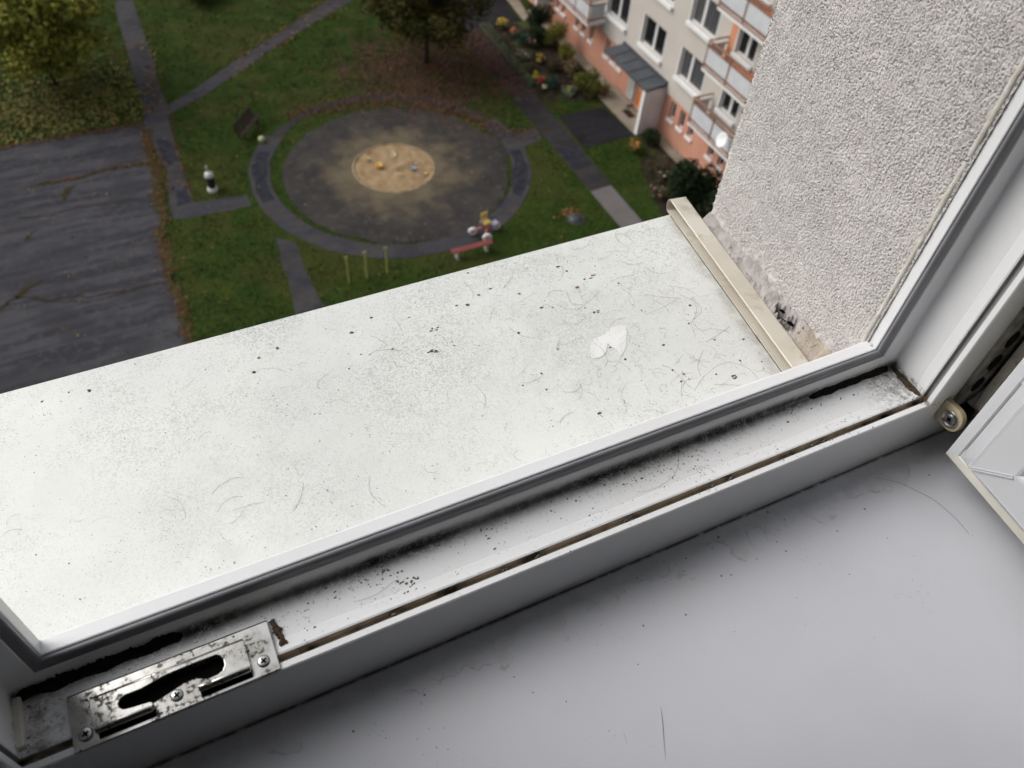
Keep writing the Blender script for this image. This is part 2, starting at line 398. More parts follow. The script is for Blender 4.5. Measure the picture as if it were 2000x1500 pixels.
# plain continuation of the same render above the finely modelled part
MB().prism([(A0[0], A0[1]), (A1[0], A1[1]), (A1[0]+.06, A1[1]), (A1[0]+.06, A1[1]-.004), (A1[0]+.004, A1[1]-.004), (A0[0]+.002, A0[1])], zz[-1], .93).build('upper_reveal', M['render'], hw)
# crumbly mortar wedge between the sill cap and the reveal, with two holes
def capx0(y): return .4554+(y-.3131)*.115
nY, nW = 250, 26; yy = np.linspace(.2765, .5030, nY); tt_ = np.linspace(0, 1, nW)
YY, TT = np.meshgrid(yy, tt_, indexing='ij')
eX = capx0(YY)+.0176; wX = np.maximum(.4888+.065*(YY-.273), eX+.0025)
XX = eX+(wX-eX)*TT
ZM = -.5195+.0095*TT**1.6+.00035*fnoise((nY, nW), 5, 21)+.00025*fnoise((nY, nW), 2, 22)+.0011*fnoise((nY, nW), 14, 23)
ZM[:, 0] = -.5245
for (px_, py_, r_) in ((.4846, .3445, .0048), (.4868, .3600, .0040), (.4815, .3505, .0026), (.4885, .3660, .0022)):
    d = np.hypot(XX-px_, (YY-py_)*.8)*(1+.2*fnoise((nY, nW), 3, 24)); ZM -= .016*np.clip(1.2-d/r_, 0, 1)**.5
i = np.arange(nY-1)[:, None]*nW+np.arange(nW-1)[None, :]
F = np.stack([i, i+1, i+1+nW, i+nW], -1).reshape(-1, 4)
fast_mesh('mortar_joint', np.stack([XX, YY, ZM], -1).reshape(-1, 3), F, M['mortar'], None, hw, smooth=True)
for k_, (x, y, r_) in enumerate(((.4838, .3440, .0030), (.4866, .3600, .0026), (.4810, .3500, .0016))):
    mb = MB(); P = [(x+r_*math.cos(a)*(1+.3*mn.noise((a, k_, 0))), y+1.25*r_*math.sin(a)*(1+.3*mn.noise((a, k_, 5))), -.5148-.0006*math.cos(a)) for a in np.linspace(0, 2*math.pi, 18, False)]
    mb.add(P, [tuple(range(18))]).build('hole_shade', M['black'], hw)  # black disc painted over each pit as its shade
# sealant strip between frame and reveal, with a break in it
for (za, zb, wd) in ((-.522, -.300, .0), (-.2955, .85, .0016)):
    mb = MB(); N_ = 60; P = []; F = []
    for i in range(N_+1):
        z = za+(zb-za)*i/N_; wob = .0011*mn.noise((z*38, 4, 1))+.0006*mn.noise((z*130, 4, 1))
        for (x, y) in ((.4899, .2750), (.4887-wd*.15, .2752), (.48855-wob*.15-wd*.2, .2788+wob), (.4902, .2797+wob+wd*.5)):
            P.append((x, y, z))
    for i in range(N_):
        for j in range(3): F.append((i*4+j, i*4+j+1, i*4+j+5, i*4+j+4))
    mb.add(P, F).build('sealant', M['sealant'], hw, smooth=True)

# the room behind the camera
rm = MB().box((-2.6, -4.2, -1.42), (2.2, -.0005, -1.40)); struct(rm.build('floor', M['roomfloor']))
rm = MB().box((-2.6, -4.2, 1.20), (2.2, -.0005, 1.24)); struct(rm.build('ceiling', M['plaster']))
struct(MB().box((-2.6, -4.24, -1.40), (2.2, -4.2, 1.2)).build('wall_back', M['plaster']))
struct(MB().box((-2.64, -4.2, -1.40), (-2.6, -.0005, 1.2)).build('wall_left', M['plaster']))
struct(MB().box((2.2, -4.2, -1.40), (2.24, -.0005, 1.2)).build('wall_right', M['plaster']))
# inner face of our own wall
mb = MB().box((-2.6, -.012, -1.4), (-1.02, -.0005, 1.2)); mb.box((.645, -.012, -1.4), (2.2, -.0005, 1.2)); mb.box((-1.0195, -.012, -1.4), (.6445, -.0005, -.5745)); mb.box((-1.0195, -.012, .93), (.6445, -.0005, 1.2))
mb.build('plaster', M['plaster'], hw)

# ================================================================ INNER SILL
isill = MB(); prof = [(-.5505, .2106), (-.5505, -.030), (-.5525, -.0345), (-.5565, -.037), (-.5700, -.037), (-.5735, -.0345), (-.5735, .2106)]
P = [(-1.0193, y, z) for z, y in prof]+[(.6445, y, z) for z, y in prof]; nP = len(prof)
isill.add(P, [tuple(range(nP)), tuple(range(nP, 2*nP))[::-1]]+[(i, (i+1) % nP, nP+(i+1) % nP, nP+i) for i in range(nP)])
o = isill.build('inner_windowsill', M['isill']); tag(o, 'smooth pale grey inner windowsill below the window frame', 'windowsill')

# ================================================================ OUTER SILL
def zs(y): return -.5330
def capx(y): return .4554+(y-.3131)*.115
os_ = thing('outer_windowsill', 'white metal outer windowsill strewn with dust, hairs and specks', 'windowsill', (0, .40, -.54))
mb = MB(); xs = np.linspace(-1.02, .4835, 60); ys = np.linspace(.2755, .5345, 14); P = []; F = []
for y in ys:
    for x in xs:
        xe = min(x, capx(y)+.004) if x > .43 else x
        P.append((xe, y, zs(y)+.00025*mn.noise((x*6, y*9, 0))))
nx_ = len(xs)
# front edge: small roll then drop
for (y, dz) in ((.5354, -.0006), (.5358, -.0025), (.5358, -.030), (.5340, -.032)):
    for x in xs: P.append((min(x, .4885), y, zs(y)+dz))
nr = len(ys)+4
for r in range(nr-1):
    for c_ in range(nx_-1): F.append((r*nx_+c_, r*nx_+c_+1, (r+1)*nx_+c_+1, (r+1)*nx_+c_))
mb.add(P, F); mb.build('sill_plate', M['osill'], os_, smooth=False)
# end cap: C-shaped channel closed by a rounded nose
side = Vector((1, -.115, 0)).normalized()
y0c, y1c = .2765, .5400; sect = [(.0, .0010), (.0, .0), (.0185, .0), (.0190, .0137), (.0185, .0150), (.0020, .0150), (.0, .0146), (.0, .0132), (.0173, .0130), (.0173, .0014)]
sect = [(0, .0002), (0, .0016), (.0165, .0016), (.0172, .0128), (.0010, .0130), (.0004, .0140), (.0012, .0148), (.0175, .0152), (.0188, .0144), (.0188, .0002)]
def capP(y, a, z): return Vector((capx(y), y, zs(y)))+side*a+Vector((0, 0, z))
Nc = 40; P = []; F = []; ns = len(sect)
for i in range(Nc+1):
    y = y0c+(y1c-y0c)*i/Nc
    for a, z in sect: P.append(capP(y, a+.00018*mn.noise((y*70, a*200, 0)), z))
for i in range(Nc):
    for j in range(ns): F.append((i*ns+j, i*ns+(j+1) % ns, (i+1)*ns+(j+1) % ns, (i+1)*ns+j))
mb = MB().add(P, F)
# nose: closing plate curving from the floor of the channel up and over
N2 = 10; P = []; F = []
for i in range(N2+1):
    a = -math.pi/2*0+math.pi*i/N2           # half round in the vertical plane
    zc = .0076-math.cos(a)*.0074; yo = math.sin(a)*.0050
    for s_ in (0.0, .0095, .0188): P.append(capP(y1c+yo, s_*1.0, zc))
for i in range(N2):
    for j in range(2): F.append((i*3+j, i*3+j+1, (i+1)*3+j+1, (i+1)*3+j))
mb.add(P, F)
mbl = MB(); Pl = []
for i in range(41):
    y = .2765+(.5330-.2765)*i/40; w_ = .0006+.0005*abs(mn.noise((y*120, 0, 0))); Pl += [(capx(y)-w_, y, zs(y)+.00030), (capx(y)+.0004, y, zs(y)+.0006)]
mbl.add(Pl, [(2*i, 2*i+1, 2*i+3, 2*i+2) for i in range(40)]).build('dark_gap_line', M['mould_shade'], os_)  # thin dark line along the gap between cap and sill
ocap = mb.build('end_cap', M['cap'], os_, smooth=False)
sol = ocap.modifiers.new('s', 'SOLIDIFY'); sol.thickness = .0004
# pale dried splash on the sill
mb = MB(); P = []
spl = [(0.3056, 0.3915), (0.3088, 0.3981), (.313, .404), (0.3185, 0.4084), (0.3307, 0.4098), (0.3392, 0.4147), (0.3497, 0.4151), (.353, .412), (0.3526, 0.4084), (.350, .403), (0.3466, 0.3989), (.343, .393), (0.3391, 0.3876), (.334, .383), (0.3306, 0.3805), (.331, .384), (0.3314, 0.3889), (.329, .394), (0.3276, 0.3994), (.324, .395), (0.3214, 0.3912), (.317, .388), (0.3121, 0.3871), (.307, .388)]
for (x, y) in spl: P.append((x+.0006*mn.noise((x*900, y*900, 0)), y+.0006*mn.noise((x*900, y*900, 4)), zs(y)+.00028))
mb.add(P, [tuple(range(len(P)))]); m_ = mat('dried_white_splash', (.76, .77, .76), (.70, .712, .70), scale=60, rough=.6)
mb.build('stain', m_, os_)

# ================================================================ WINDOW FRAME
wf = thing('window_frame', 'white plastic frame of the open window with dirty rebate and steel keeper', 'window frame', ((X0+X1)/2, .24, LIP))
lipP = [(.0995, .2748), (.0015, .2748), (.0003, .2744), (0, .2735), (0, .2652), (.0004, .2645), (.0016, .2641)]
innP = [(.0062, .2590), (.0070, .2583), (.0130, .2578), (.0215, .2572), (.0228, .2560), (.0232, .2480), (.0236, .2310), (.0233, .2302), (.0225, .2225), (.0230, .2213)]
grvP = [(.0232, .2213), (.0292, .2213), (.0292, .2165), (.0232, .2165)]
rdgP = [(.0235, .2165), (.0222, .2160), (.0222, .2120), (.0230, .2112), (.0250, .2109), (.0995, .2109), ]
gskP = [(.0014, .26425), (.0010, .2636), (.0002, .2628), (.0000, .2618), (.0006, .2606), (.0022, .2596), (.0045, .2591), (.0066, .2589), (.0066, .2600), (.0030, .2625)]
def member(which, prof, closed=False, eps=0):
    P = []; F = []; n = len(prof)
    for e in (0, 1):
        for a, y in prof:
            if which == 'bottom': p = ((X0-a, X1+a)[e], y, LIP-a)
            if which == 'top': p = ((X0-a, X1+a)[e], y, ZT+a)
            if which == 'left': p = (X0-a, y, (LIP-a, ZT+a)[e])
            if which == 'right': p = (X1+a, y, (LIP-a, ZT+a)[e])
            P.append(p)
    for i in range(n if closed else n-1): F.append((i, (i+1) % n, n+(i+1) % n, n+i))
    return P, F
for wh, nm in (('bottom', 'bottom_rail'), ('right', 'jamb'), ('left', 'mullion'), ('top', 'head_rail')):
    mx_ = .0995 if wh in ('bottom',) else .0745
    mb = MB()
    body = lipP+[(.0018, .2629)]+innP+(grvP if wh == 'bottom' else [(min(a, .0262), y) for a, y in grvP])+rdgP
    body = [(min(a, mx_), y) for a, y in body]
    P, F = member(wh, body, True); kinds = [0]*len(F)
    gi = len(lipP)+1+len(innP)
    for i in range(len(F)):
        if gi-1 <= i <= gi+3: kinds[i] = 1
    k0 = len(mb.v); mb.v += P; mb.f += F; mb.m += kinds
    o = mb.build(nm, [M['pvc'], M['groove'] if wh in ('bottom',) else M['groove_clean']], wf)
    P, F = member(wh, gskP, True); MB().add(P, F).build('gasket', M['gasket'], o, smooth=True)
    P, F = member(wh, [(.0012, .26425), (.0012, .2638), (.0030, .2632), (.0030, .2640)], True); MB().add(P, F).build('gasket_gap', M['gasket_dark'], o)
# black drain slots full of mould at the foot of the lip
def blob(mb, c, ax, ay, h, n=28, jag=.25, seed=0):
    """flat irregular lump: centre, half axes in X and Y, height"""
    P = [(c[0], c[1], c[2]+h)]; F = []
    for ring, (k_, hh) in enumerate(((.45, h), (.85, h*.7), (1, 0))):
        for i in range(n):
            a = 2*math.pi*i/n; kk = k_*(1+jag*mn.noise((math.cos(a)*2+seed, math.sin(a)*2, seed*3.1))+jag*.6*mn.noise((math.cos(a)*7, math.sin(a)*7, seed*1.7)))
            P.append((c[0]+ax*math.cos(a)*kk, c[1]+ay*math.sin(a)*kk, c[2]+hh*(1+.5*mn.noise((a*3, ring, seed)))))
    for i in range(n): F.append((0, 1+i, 1+(i+1) % n))
    for r in range(2):
        for i in range(n): F.append((1+r*n+i, 1+(r+1)*n+i, 1+(r+1)*n+(i+1) % n, 1+r*n+(i+1) % n))
    mb.add(P, F)
def slot(x0, x1, seed, kh=1., kf=1.):
    mb = MB(); n = 150; P = []; F = []
    for i in range(n+1):
        t = i/n; x = x0+(x1-x0)*t; e = min(1, (t*(1-t)*22))**.5
        j1 = 1+.25*mn.noise((x*90, seed, 0))+.15*mn.noise((x*600, seed, 0)); j2 = 1+.5*mn.noise((x*80, seed, 4))+.12*mn.noise((x*700, seed, 4))
        P += [(x, .25785, LIP-.0222+.0068*kh*e*j1), (x, .2570, LIP-.0216), (x, .2572-.0042*kf*e*j2, LIP-.0231)]
    for i in range(n): F += [(i*3, i*3+1, i*3+4, i*3+3), (i*3+1, i*3+2, i*3+5, i*3+4)]
    return mb.add(P, F)
slot(.424, .5085, 3).build('drain_slot', M['mould_shade'], wf, smooth=True)
slot(-.154, -.060, 8, 1.25, 1.1).build('drain_slot', M['mould_shade'], wf, smooth=True)
# corner weld marks
mb = MB()
mb.obox((.4915, .2715, LIP+.0004), (.0035, .0030, 0), (.0004, -.0006, 0), (0, 0, .0006))
mb.build('weld_mark', M['sealant'], wf)
# brown fibre line where shelf meets the jamb
mb = MB(); P = []; F = []
for i in range(31):
    y = .2225+.0345*i/30; w_ = .0016+.0010*mn.noise((y*300, 0, 0))+.0010*(1-i/30)
    P += [(X1+.0233, y, LIP-.0212+.0006*mn.noise((y*200, 9, 0))), (X1+.0233-w_, y, LIP-.0232+.0007), (X1+.0233-w_*2.3, y, LIP-.02325)]
for i in range(30): F += [(i*3, i*3+1, i*3+4, i*3+3), (i*3+1, i*3+2, i*3+5, i*3+4)]
mb.add(P, F).build('dirt_fillet', mat('brown_crumb', (.10, .075, .055), (.035, .028, .022), scale=500, rough=.95), wf)

# keeper plate ------------------------------------------------------
kp = thing.__wrapped__ if hasattr(thing, '__wrapped__') else None
zk = LIP-.0222
def kpx(px_, py_): return (px_, py_)
mb = MB().prism([(-.1271, .2443), (-.1273, .2110), (-.0129, .2117), (-.0126, .2443)], zk, zk+.0016)
keeper = mb.build('keeper_plate', M['steel'], wf, bevel=.0004)
top = [(-.1140, .2350), (-.0284, .2350), (-.0280, .2335), (-.0279, .2178), (-.0286, .2170), (-.0582, .2170), (-.0586, .2180), (-.0584, .2196), (-.0518, .2203), (-.0462, .2206), (-.0434, .2218), (-.0418, .2245), (-.0416, .2281), (-.0427, .2308), (-.0447, .2322), (-.055, .2324), (-.0659, .2322), (-.0745, .2319), (-.0804, .2307), (-.0876, .2296), (-.0960, .2296), (-.0988, .2287), (-.1003, .2265), (-.1001, .2241), (-.0981, .2221), (-.0940, .2213), (-.0844, .2204), (-.0829, .2196), (-.0829, .2178), (-.0838, .2170), (-.1143, .2170), (-.1150, .2180), (-.1149, .2340)]
mb = MB(); n_ = len(top); zt_ = zk+.0080
P = [(x, y, zt_) for x, y in top]+[(x, y, zt_-.0060) for x, y in top]
mb.add(P, [tuple(range(n_))]+[(i, (i+1) % n_, n_+(i+1) % n_, n_+i) for i in range(n_)])
o = mb.build('raised_guide', M['steel'], keeper, bevel=.0022, bseg=4)
MB().add([(-.1035, .2315, zk+.0021), (-.040, .2340, zk+.0021), (-.040, .2235, zk+.0021), (-.052, .2225, zk+.0021), (-.0590, .2262, zk+.0021), (-.0660, .2262, zk+.0021), (-.0760, .2235, zk+.0021), (-.084, .2215, zk+.0021), (-.1035, .2215, zk+.0021)], [tuple(range(9))]).build('slot_shade', M['black'], keeper)  # flat black sheet painted in as the shade inside the slot
mb = MB(); mb.box((-.1135, .2136, zk+.0012), (-.0832, .2172, zk+.0022)); mb.build('shade_strip', M['black'], keeper)  # black strip painted in as the shade under the guide's front
MB().box((-.0583, .2136, zk+.0012), (-.0288, .2172, zk+.0022)).build('shade_strip', M['black'], keeper)  # same painted shade under the other hook
MB().box((-.1555, .2262, LIP-.0240), (-.1502, .2560, LIP-.0195)).build('cream_strip', M['pvc_warm'], wf, bevel=.001)
for (xa_, xb_) in ((-.1143, -.0833), (-.0582, -.0284)):
    MB().tube([(xa_, .2176, zk+.0055), (xa_+.001, .2176, zk+.0056), (xb_-.001, .2176, zk+.0056), (xb_, .2176, zk+.0055)], [.0016, .0025, .0025, .0016], 16).build('rolled_lip', M['steel'], keeper, smooth=True)
MB().tube([(-.1138, .2350, zk+.0068), (-.0285, .2350, zk+.0068)], .0013, 12).build('rear_fold', M['steel'], keeper, smooth=True)
MB().box((-.1270, .2440, zk+.0002), (-.0126, .2449, zk+.0012)).build('shade_strip', M['black'], keeper)  # black strip painted in as shade along the plate's rear edge
def screw(c, r, parent, nrm='z', deep=True):
    mb = MB(); prof = [(0, .0006), (r*.80, .0009), (r*.97, .0005), (r, -.0004)]
    if nrm == 'z': mb.lathe(prof, 24, c)
    elif nrm == 'x': mb.lathe([(a, -b) for a, b in prof], 24, c, 'x')
    o = mb.build('screw', M['screw'], parent, smooth=True)
    mb = MB(); a0 = .5
    for q in (a0, a0+math.pi/2):
        u = Vector((math.cos(q), math.sin(q), 0)); v = Vector((-math.sin(q), math.cos(q), 0)); w_ = Vector((0, 0, 1))
        if nrm == 'x': u = Vector((0, math.cos(q), math.sin(q))); v = Vector((0, -math.sin(q), math.cos(q))); w_ = Vector((-1, 0, 0))
        mb.obox(Vector(c)+w_*.00085, u*r*.50, v*r*.13, w_*.00025)
    mb.build('cross_slot', M['black'], o); return o
screw((-.1201, .2192, zk+.0018), .0040, keeper); screw((-.0209, .2202, zk+.0018), .0038, keeper); screw((-.0708, .2205, zk+.0018), .0036, keeper)
# rust and crumbs at the right-hand end of the keeper
mb = MB()
for j in range(5): blob(mb, (-.0098+.0006*j, .2430-.0036*j, zk-.0007), .0016+.0005*(j % 3), .0026, .0011, seed=30+j, jag=.7)
mb.build('grime_clump', mat('rusty_crumbs', (.03, .022, .018), (.11, .075, .05), scale=500, rough=.95), wf)

# hinge parts -------------------------------------------------------
def rr(u0, u1, v0, v1, r0, n=8, corners=(1, 1, 1, 1)):
    out = []
    for (cx, cy, a0, on_) in ((u1-r0, v1-r0, 0, corners[0]), (u0+r0, v1-r0, 90, corners[1]), (u0+r0, v0+r0, 180, corners[2]), (u1-r0, v0+r0, 270, corners[3])):
        if on_: out += [(cx+r0*math.cos(math.radians(a0+90*i/n)), cy+r0*math.sin(math.radians(a0+90*i/n))) for i in range(n+1)]
        else: out.append((cx+(r0 if a0 in (0, 270) else -r0), cy+(r0 if a0 in (0, 90) else -r0)))
    return out
# cream tab lying in the Y-Z plane, screw facing the opening
M['tab'] = mat('tan_hinge_plastic', (.52, .45, .30), (.44, .37, .24), scale=60, rough=.45)
mb = MB().prism(rr(.1885, .2105, -.5140, -.4905, .0095, corners=(0, 1, 1, 0)), .5275, .5335, f=lambda u, v, w_: (w_, u, v))
tab = mb.build('hinge_tab', M['tab'], wf, bevel=.0012)
tab.name = 'hinge_tab'
mb = MB().lathe([(.0078, -.0004), (.0078, -.0010), (.0068, -.0012), (.0064, -.0002), (0, -.0002)], 28, (.5275, .1985, -.5022), 'x'); mb.build('screw_recess', M['screw'], tab, smooth=True)
screw((.5270, .1985, -.5022), .0048, tab, 'x')
mb = MB().prism(rr(.5395, .5640, -.5040, -.3550, .006), .2070, .2108, f=lambda u, v, w_: (u, w_, v))
hp = mb.build('hinge_plate', mat('grubby_hinge_plate', (.36, .34, .31), (.20, .185, .17), scale=60, rough=.6, c3=(.02, .02, .02), s3=45, t3=.56), wf, bevel=.0006)
for zc in (-.478, -.452, -.426, -.398):
    mb = MB().prism([(.5505+.0050*math.cos(a)+.0*1, zc+.0085*math.sin(a)) for a in np.linspace(0, 2*math.pi, 20, False)], .2062, .2072, f=lambda u, v, w_: (u, w_, v))
    mb.build('screw_hole', M['mould_shade'], hp)
mb = MB().prism(rr(.5600, .5960, -.5100, -.2400, .008), .1960, .2040, f=lambda u, v, w_: (u, w_, v))
mb.build('hinge_cover', mat('stained_cover', (.60, .58, .53), (.50, .47, .42), scale=50, rough=.5, c3=(.20, .17, .14), s3=70, t3=.66), wf, bevel=.0015)
# black block standing in for the shade of the gap behind
MB().box((.5350, .1975, -.5200), (.5600, .2105, -.5060)).build('corner_shade_block', M['mould_shade'], wf, bevel=.002)

# window beside the mullion ----------------------------------------
sw = thing('side_window', 'closed window with white frame left of the mullion', 'window', (-.60, .24, LIP))
xa, xb = -1.0190, X0-.0752
mb = MB(); T = .07
mb.box((xa, .2120, LIP-.0995), (xb, .2740, LIP+.04)); mb.box((xa, .2120, ZT-.04), (xb, .2740, ZT+.0745)); mb.box((xa, .2121, LIP+.04), (xa+T, .2739, ZT-.04)); mb.box((xb-T, .2121, LIP+.04), (xb, .2739, ZT-.04))
mb.build('frame', M['pvc_clean'], sw, bevel=.003)
MB().box((xa+T, .238, LIP+.04), (xb-T, .244, ZT-.04)).build('pane', M['glass'], sw)

# ================================================================ OPEN SASH
FX, FY, FZ = .514, .1797, -.518
U = Vector((-.0781, -.9969, 0)).normalized(); Nn = Vector((-.9969, .0781, 0)).normalized()   # U: hinge->free edge, Nn: towards the opening
sa = thing('open_sash', 'white window sash swung fully inwards, cream edge, seen at its lower hinge corner', 'window sash', (FX, FY, FZ))
def SP(u, v, d): return Vector((FX, FY, FZ))+U*u+Vector((0, 0, v))+Nn*d
WU, HV = .635, 1.36
sprof = [(0.0005, -.017), (0, -.0155), (0, -.0005), (.0006, .0004), (.0050, .0012), (.0095, .0016), (.0102, .0006), (.0112, .0006), (.0120, .0018), (.0230, .0028), (.0252, .0040), (.0262, .0165), (.0280, .0182), (.0300, .0180), (.0560, .0190), (.0580, .0184), (.0680, .0115), (.0720, .0080), (.0720, -.017)]
mats_ = [M['sash'], M['pvc_warm']]
def sash_member(which):
    P = []; F = []; n = len(sprof)
    for e in (0, 1):
        for a, d in sprof:
            if which == 'b': p = SP((a, WU-a)[e], a, d)
            if which == 't': p = SP((a, WU-a)[e], HV-a, d)
            if which == 'h': p = SP(a, (a, HV-a)[e], d)
            if which == 'f': p = SP(WU-a, (a, HV-a)[e], d)
            P.append(p)
    F = [(i, (i+1) % n, n+(i+1) % n, n+i) for i in range(n)]; mb = MB(); mb.v += [tuple(p) for p in P]; mb.f += F; mb.m += [1 if i in (0, 1, 2) or (which == 'b' and i in (3, 4)) else 0 for i in range(n)]
    return mb
for wh, nm in (('b', 'sash_rail'), ('t', 'sash_rail'), ('h', 'sash_stile'), ('f', 'sash_stile')):
    sash_member(wh).build(nm, mats_, sa)
MB().obox(SP(WU/2, HV/2, .004), U*(WU/2-.07), Vector((0, 0, HV/2-.07)), Nn*.002).build('glass_pane', M['glass'], sa)
# raised weld seam across the corner mitre
mb = MB(); dd_ = (U+Vector((0, 0, 1))).normalized(); pp = (U-Vector((0, 0, 1))).normalized()
c0 = SP(.0295, .0285, .0184); c1 = SP(.0560, .0545, .0193)
mb.obox((c0+c1)/2+pp*.0009, (c1-c0)/2, pp*.0006, Nn*.0006); mb.obox((c0+c1)/2-pp*.0008, (c1-c0)/2, pp*.0003, Nn*.0004)
mb.build('weld_seam', M['sash'], sa, bevel=.0002)
# grey seal print running round the flange corner
pts = []
for i in range(25):
    t = i/24
    if t < .4: pts.append((.0105, .10-.075*t/.4))
    elif t < .6: a = (t-.4)/.2*math.pi/2; pts.append((.0235-.013*math.cos(a), .025-.0145*math.sin(a)))
    else: pts.append((.0235+.08*(t-.6)/.4, .0105))
mb = MB(); mb.tube([SP(u, v, .0016) for u, v in pts], .00045, 6); mb.build('seal_line', mat('grey_seal_line', (.40, .40, .38), rough=.7), sa)
# ================================================================ DEBRIS
M['hair'] = mat('dark_hair', (.10, .092, .08), rough=.6)
M['fleck'] = mat('dark_dust_flecks', (.055, .055, .05), (.16, .16, .15), scale=700, rough=.95)
M['fleck_b'] = mat('brown_dust_flecks', (.22, .13, .07), rough=.9)
def curl(cx, cy, zf, length, bend, a0, wob=.15, n=14, lift=.0005):
    pts = []; x, y, a = cx, cy, a0; ds = length/n
    for i in range(n+1):
        pts.append((x, y, zf(x, y)+lift*(1+.8*math.sin(i*1.1+cx*900))*.6+.00012))
        a += bend/n*(1+.5*math.sin(i*.7+cy*700))+random.uniform(-wob, wob); x += ds*math.cos(a); y += ds*math.sin(a)
    return pts
def on_sill(x, y): return zs(y)
mb = MB()
def ok(p): return all(-.45 < q[0] < capx(q[1])-.002 and .279 < q[1] < .5335 for q in p)
cnt = 0
while cnt < 480:
    x = random.uniform(-.20, .47); y = random.uniform(.285, .53)
    dens = .10+.9*max(0, min(1, (x-.06)/.25))
    if random.random() > dens: continue
    L_ = random.choice((.004, .006, .008, .010, .014)) if cnt % 6 else random.uniform(.016, .032)
    bend = random.choice((-1, 1))*(random.uniform(.6, 4.8) if L_ < .018 else random.uniform(.2, 2.2))
    p = curl(x, y, on_sill, L_, bend, random.uniform(0, 6.28), .10)
    if ok(p):
        if L_ > .018: r0 = random.uniform(.000055, .00009)
        else: r0 = random.uniform(.00003, .00007)
        mb.tube(p, r0, 4, cap=False); cnt += 1
# long gentle hairs seen at the right end of the sill
def spl_hair(mb, pts, zf, r_, k=8, lift=.0004):
    P = [Vector((*p, 0)) for p in pts]; out = []
    for i in range(len(P)-1):
        p0 = P[max(i-1, 0)]; p1 = P[i]; p2 = P[i+1]; p3 = P[min(i+2, len(P)-1)]
        for j in range(k):
            t = j/k; q = .5*((2*p1)+(p2-p0)*t+(2*p0-5*p1+4*p2-p3)*t*t+(3*p1-p0-3*p2+p3)*t**3); out.append((q[0], q[1], zf(q[0], q[1])+.0002+lift*abs(math.sin(i+t*2))))
    out.append((P[-1][0], P[-1][1], zf(P[-1][0], P[-1][1])+.0002)); mb.tube(out, r_, 4, cap=False)
for pts in ([(.3912, .442), (.4015, .434), (.4212, .4238)], [(.4202, .4246), (.4018, .4201), (.3791, .4175)], [(.4337, .4192), (.4268, .4043), (.4119, .3912)], [(.4119, .3912), (.4063, .3749)],
            [(.3596, .3583), (.365, .3501), (.3672, .3348), (.3691, .3249)], [(.4041, .3595), (.3892, .3462), (.3842, .3346)], [(.3723, .3244), (.3917, .3349), (.4152, .3391), (.4286, .3267), (.4301, .3124)],
            [(.3901, .3221), (.4106, .312)], [(.3247, .4722), (.3217, .4557), (.3337, .451), (.3539, .4607)], [(.3698, .3541), (.3834, .3617)], [(.4235, .4290), (.4330, .4120), (.4300, .4010), (.4180, .3960)], [(.4140, .3900), (.4170, .3800), (.4260, .3790), (.4390, .3700)]):
    spl_hair(mb, pts, on_sill, .00008)
tag(mb.build('loose_hair', M['hair']), 'fine short dark hairs scattered over the white outer windowsill', 'hair', kind='stuff')
# specks lying on the sill: small irregular chips
def chips(n, xr, yr, zf, smin, smax, dens=None, flat=.35, elong=.6):
    P = []; sz = []
    while len(P) < n:
        x = random.uniform(*xr); y = random.uniform(*yr)
        if dens and random.random() > dens(x, y): continue
        P.append((x, y, zf(x, y)+.00035)); sz.append(smin*(smax/smin)**(random.random()**2.2))
    return sprinkle(P, np.array(sz), flat, elong)
def dn(x, y):
    if x > capx(y)-.002: return 0
    return .25+.55*max(0, mn.noise((x*9, y*9, 1)))+.5*max(0, min(1, (x+.05)/.4))*max(.2, (y-.27)/.25)
V1, F1 = chips(3600, (-.30, .478), (.28, .5335), on_sill, .00018, .00070, dn)
mi1 = (rng.random(len(F1)) < .04).astype(int)
tag(fast_mesh('dust_specks', V1, F1, [M['fleck'], M['fleck_b']], mi1), 'tiny dark specks of grit spread over the white outer windowsill', 'dust', kind='stuff')
# larger lumps
mb = MB()
big_ = [(0.3331, 0.5061), (0.3382, 0.4974), (0.4198, 0.4694), (0.3487, 0.4809), (0.3768, 0.4638), (0.2927, 0.4618), (0.3025, 0.4579), (0.3304, 0.4464), (0.4252, 0.4123), (0.4165, 0.4026), (0.4106, 0.3926), (0.3785, 0.4239), (0.2592, 0.4407), (0.374, 0.3783), (0.3273, 0.3941), (0.3327, 0.3768), (0.365, 0.3501), (0.2563, 0.3903), (0.2357, 0.3843), (0.2521, 0.3726), (0.2814, 0.3329), (0.3986, 0.3312), (0.4113, 0.3243), (0.4112, 0.321), (0.4282, 0.3364), (0.4468, 0.3567), (0.4459, 0.3275), (0.3651, 0.336), (0.4213, 0.3661), (0.2484, 0.5294), (0.2591, 0.5018), (0.2457, 0.4982), (0.2928, 0.4618), (0.3334, 0.506), (0.1756, 0.4948), (0.1999, 0.448), (0.1484, 0.4642), (0.1443, 0.507), (0.1215, 0.4684), (0.1219, 0.4956), (0.231, 0.4904), (0.221, 0.4931), (0.2589, 0.4409), (0.0585, 0.5019), (0.0335, 0.4828), (0.1072, 0.4569), (-0.0912, 0.5127), (-0.1061, 0.5169), (-0.1259, 0.5149), (0.1221, 0.4959)]
for j, (x, y) in enumerate(big_):
    s_ = random.uniform(.0006, .0013); blob(mb, (x, y, zs(y)), s_*random.uniform(.8, 1.9), s_, s_*.5, n=9, jag=.6, seed=j*1.3)
for (x, y) in ((.1784, .4486), (.1800, .4470), (.1906, .4726), (.358, .4814), (.3368, .4382), (.4112, .3225)):
    for k in range(4): blob(mb, (x+random.uniform(-.004, .004), y+random.uniform(-.002, .002), zs(y)), .0013, .0005, .0006, n=8, jag=.9, seed=k+x*90)
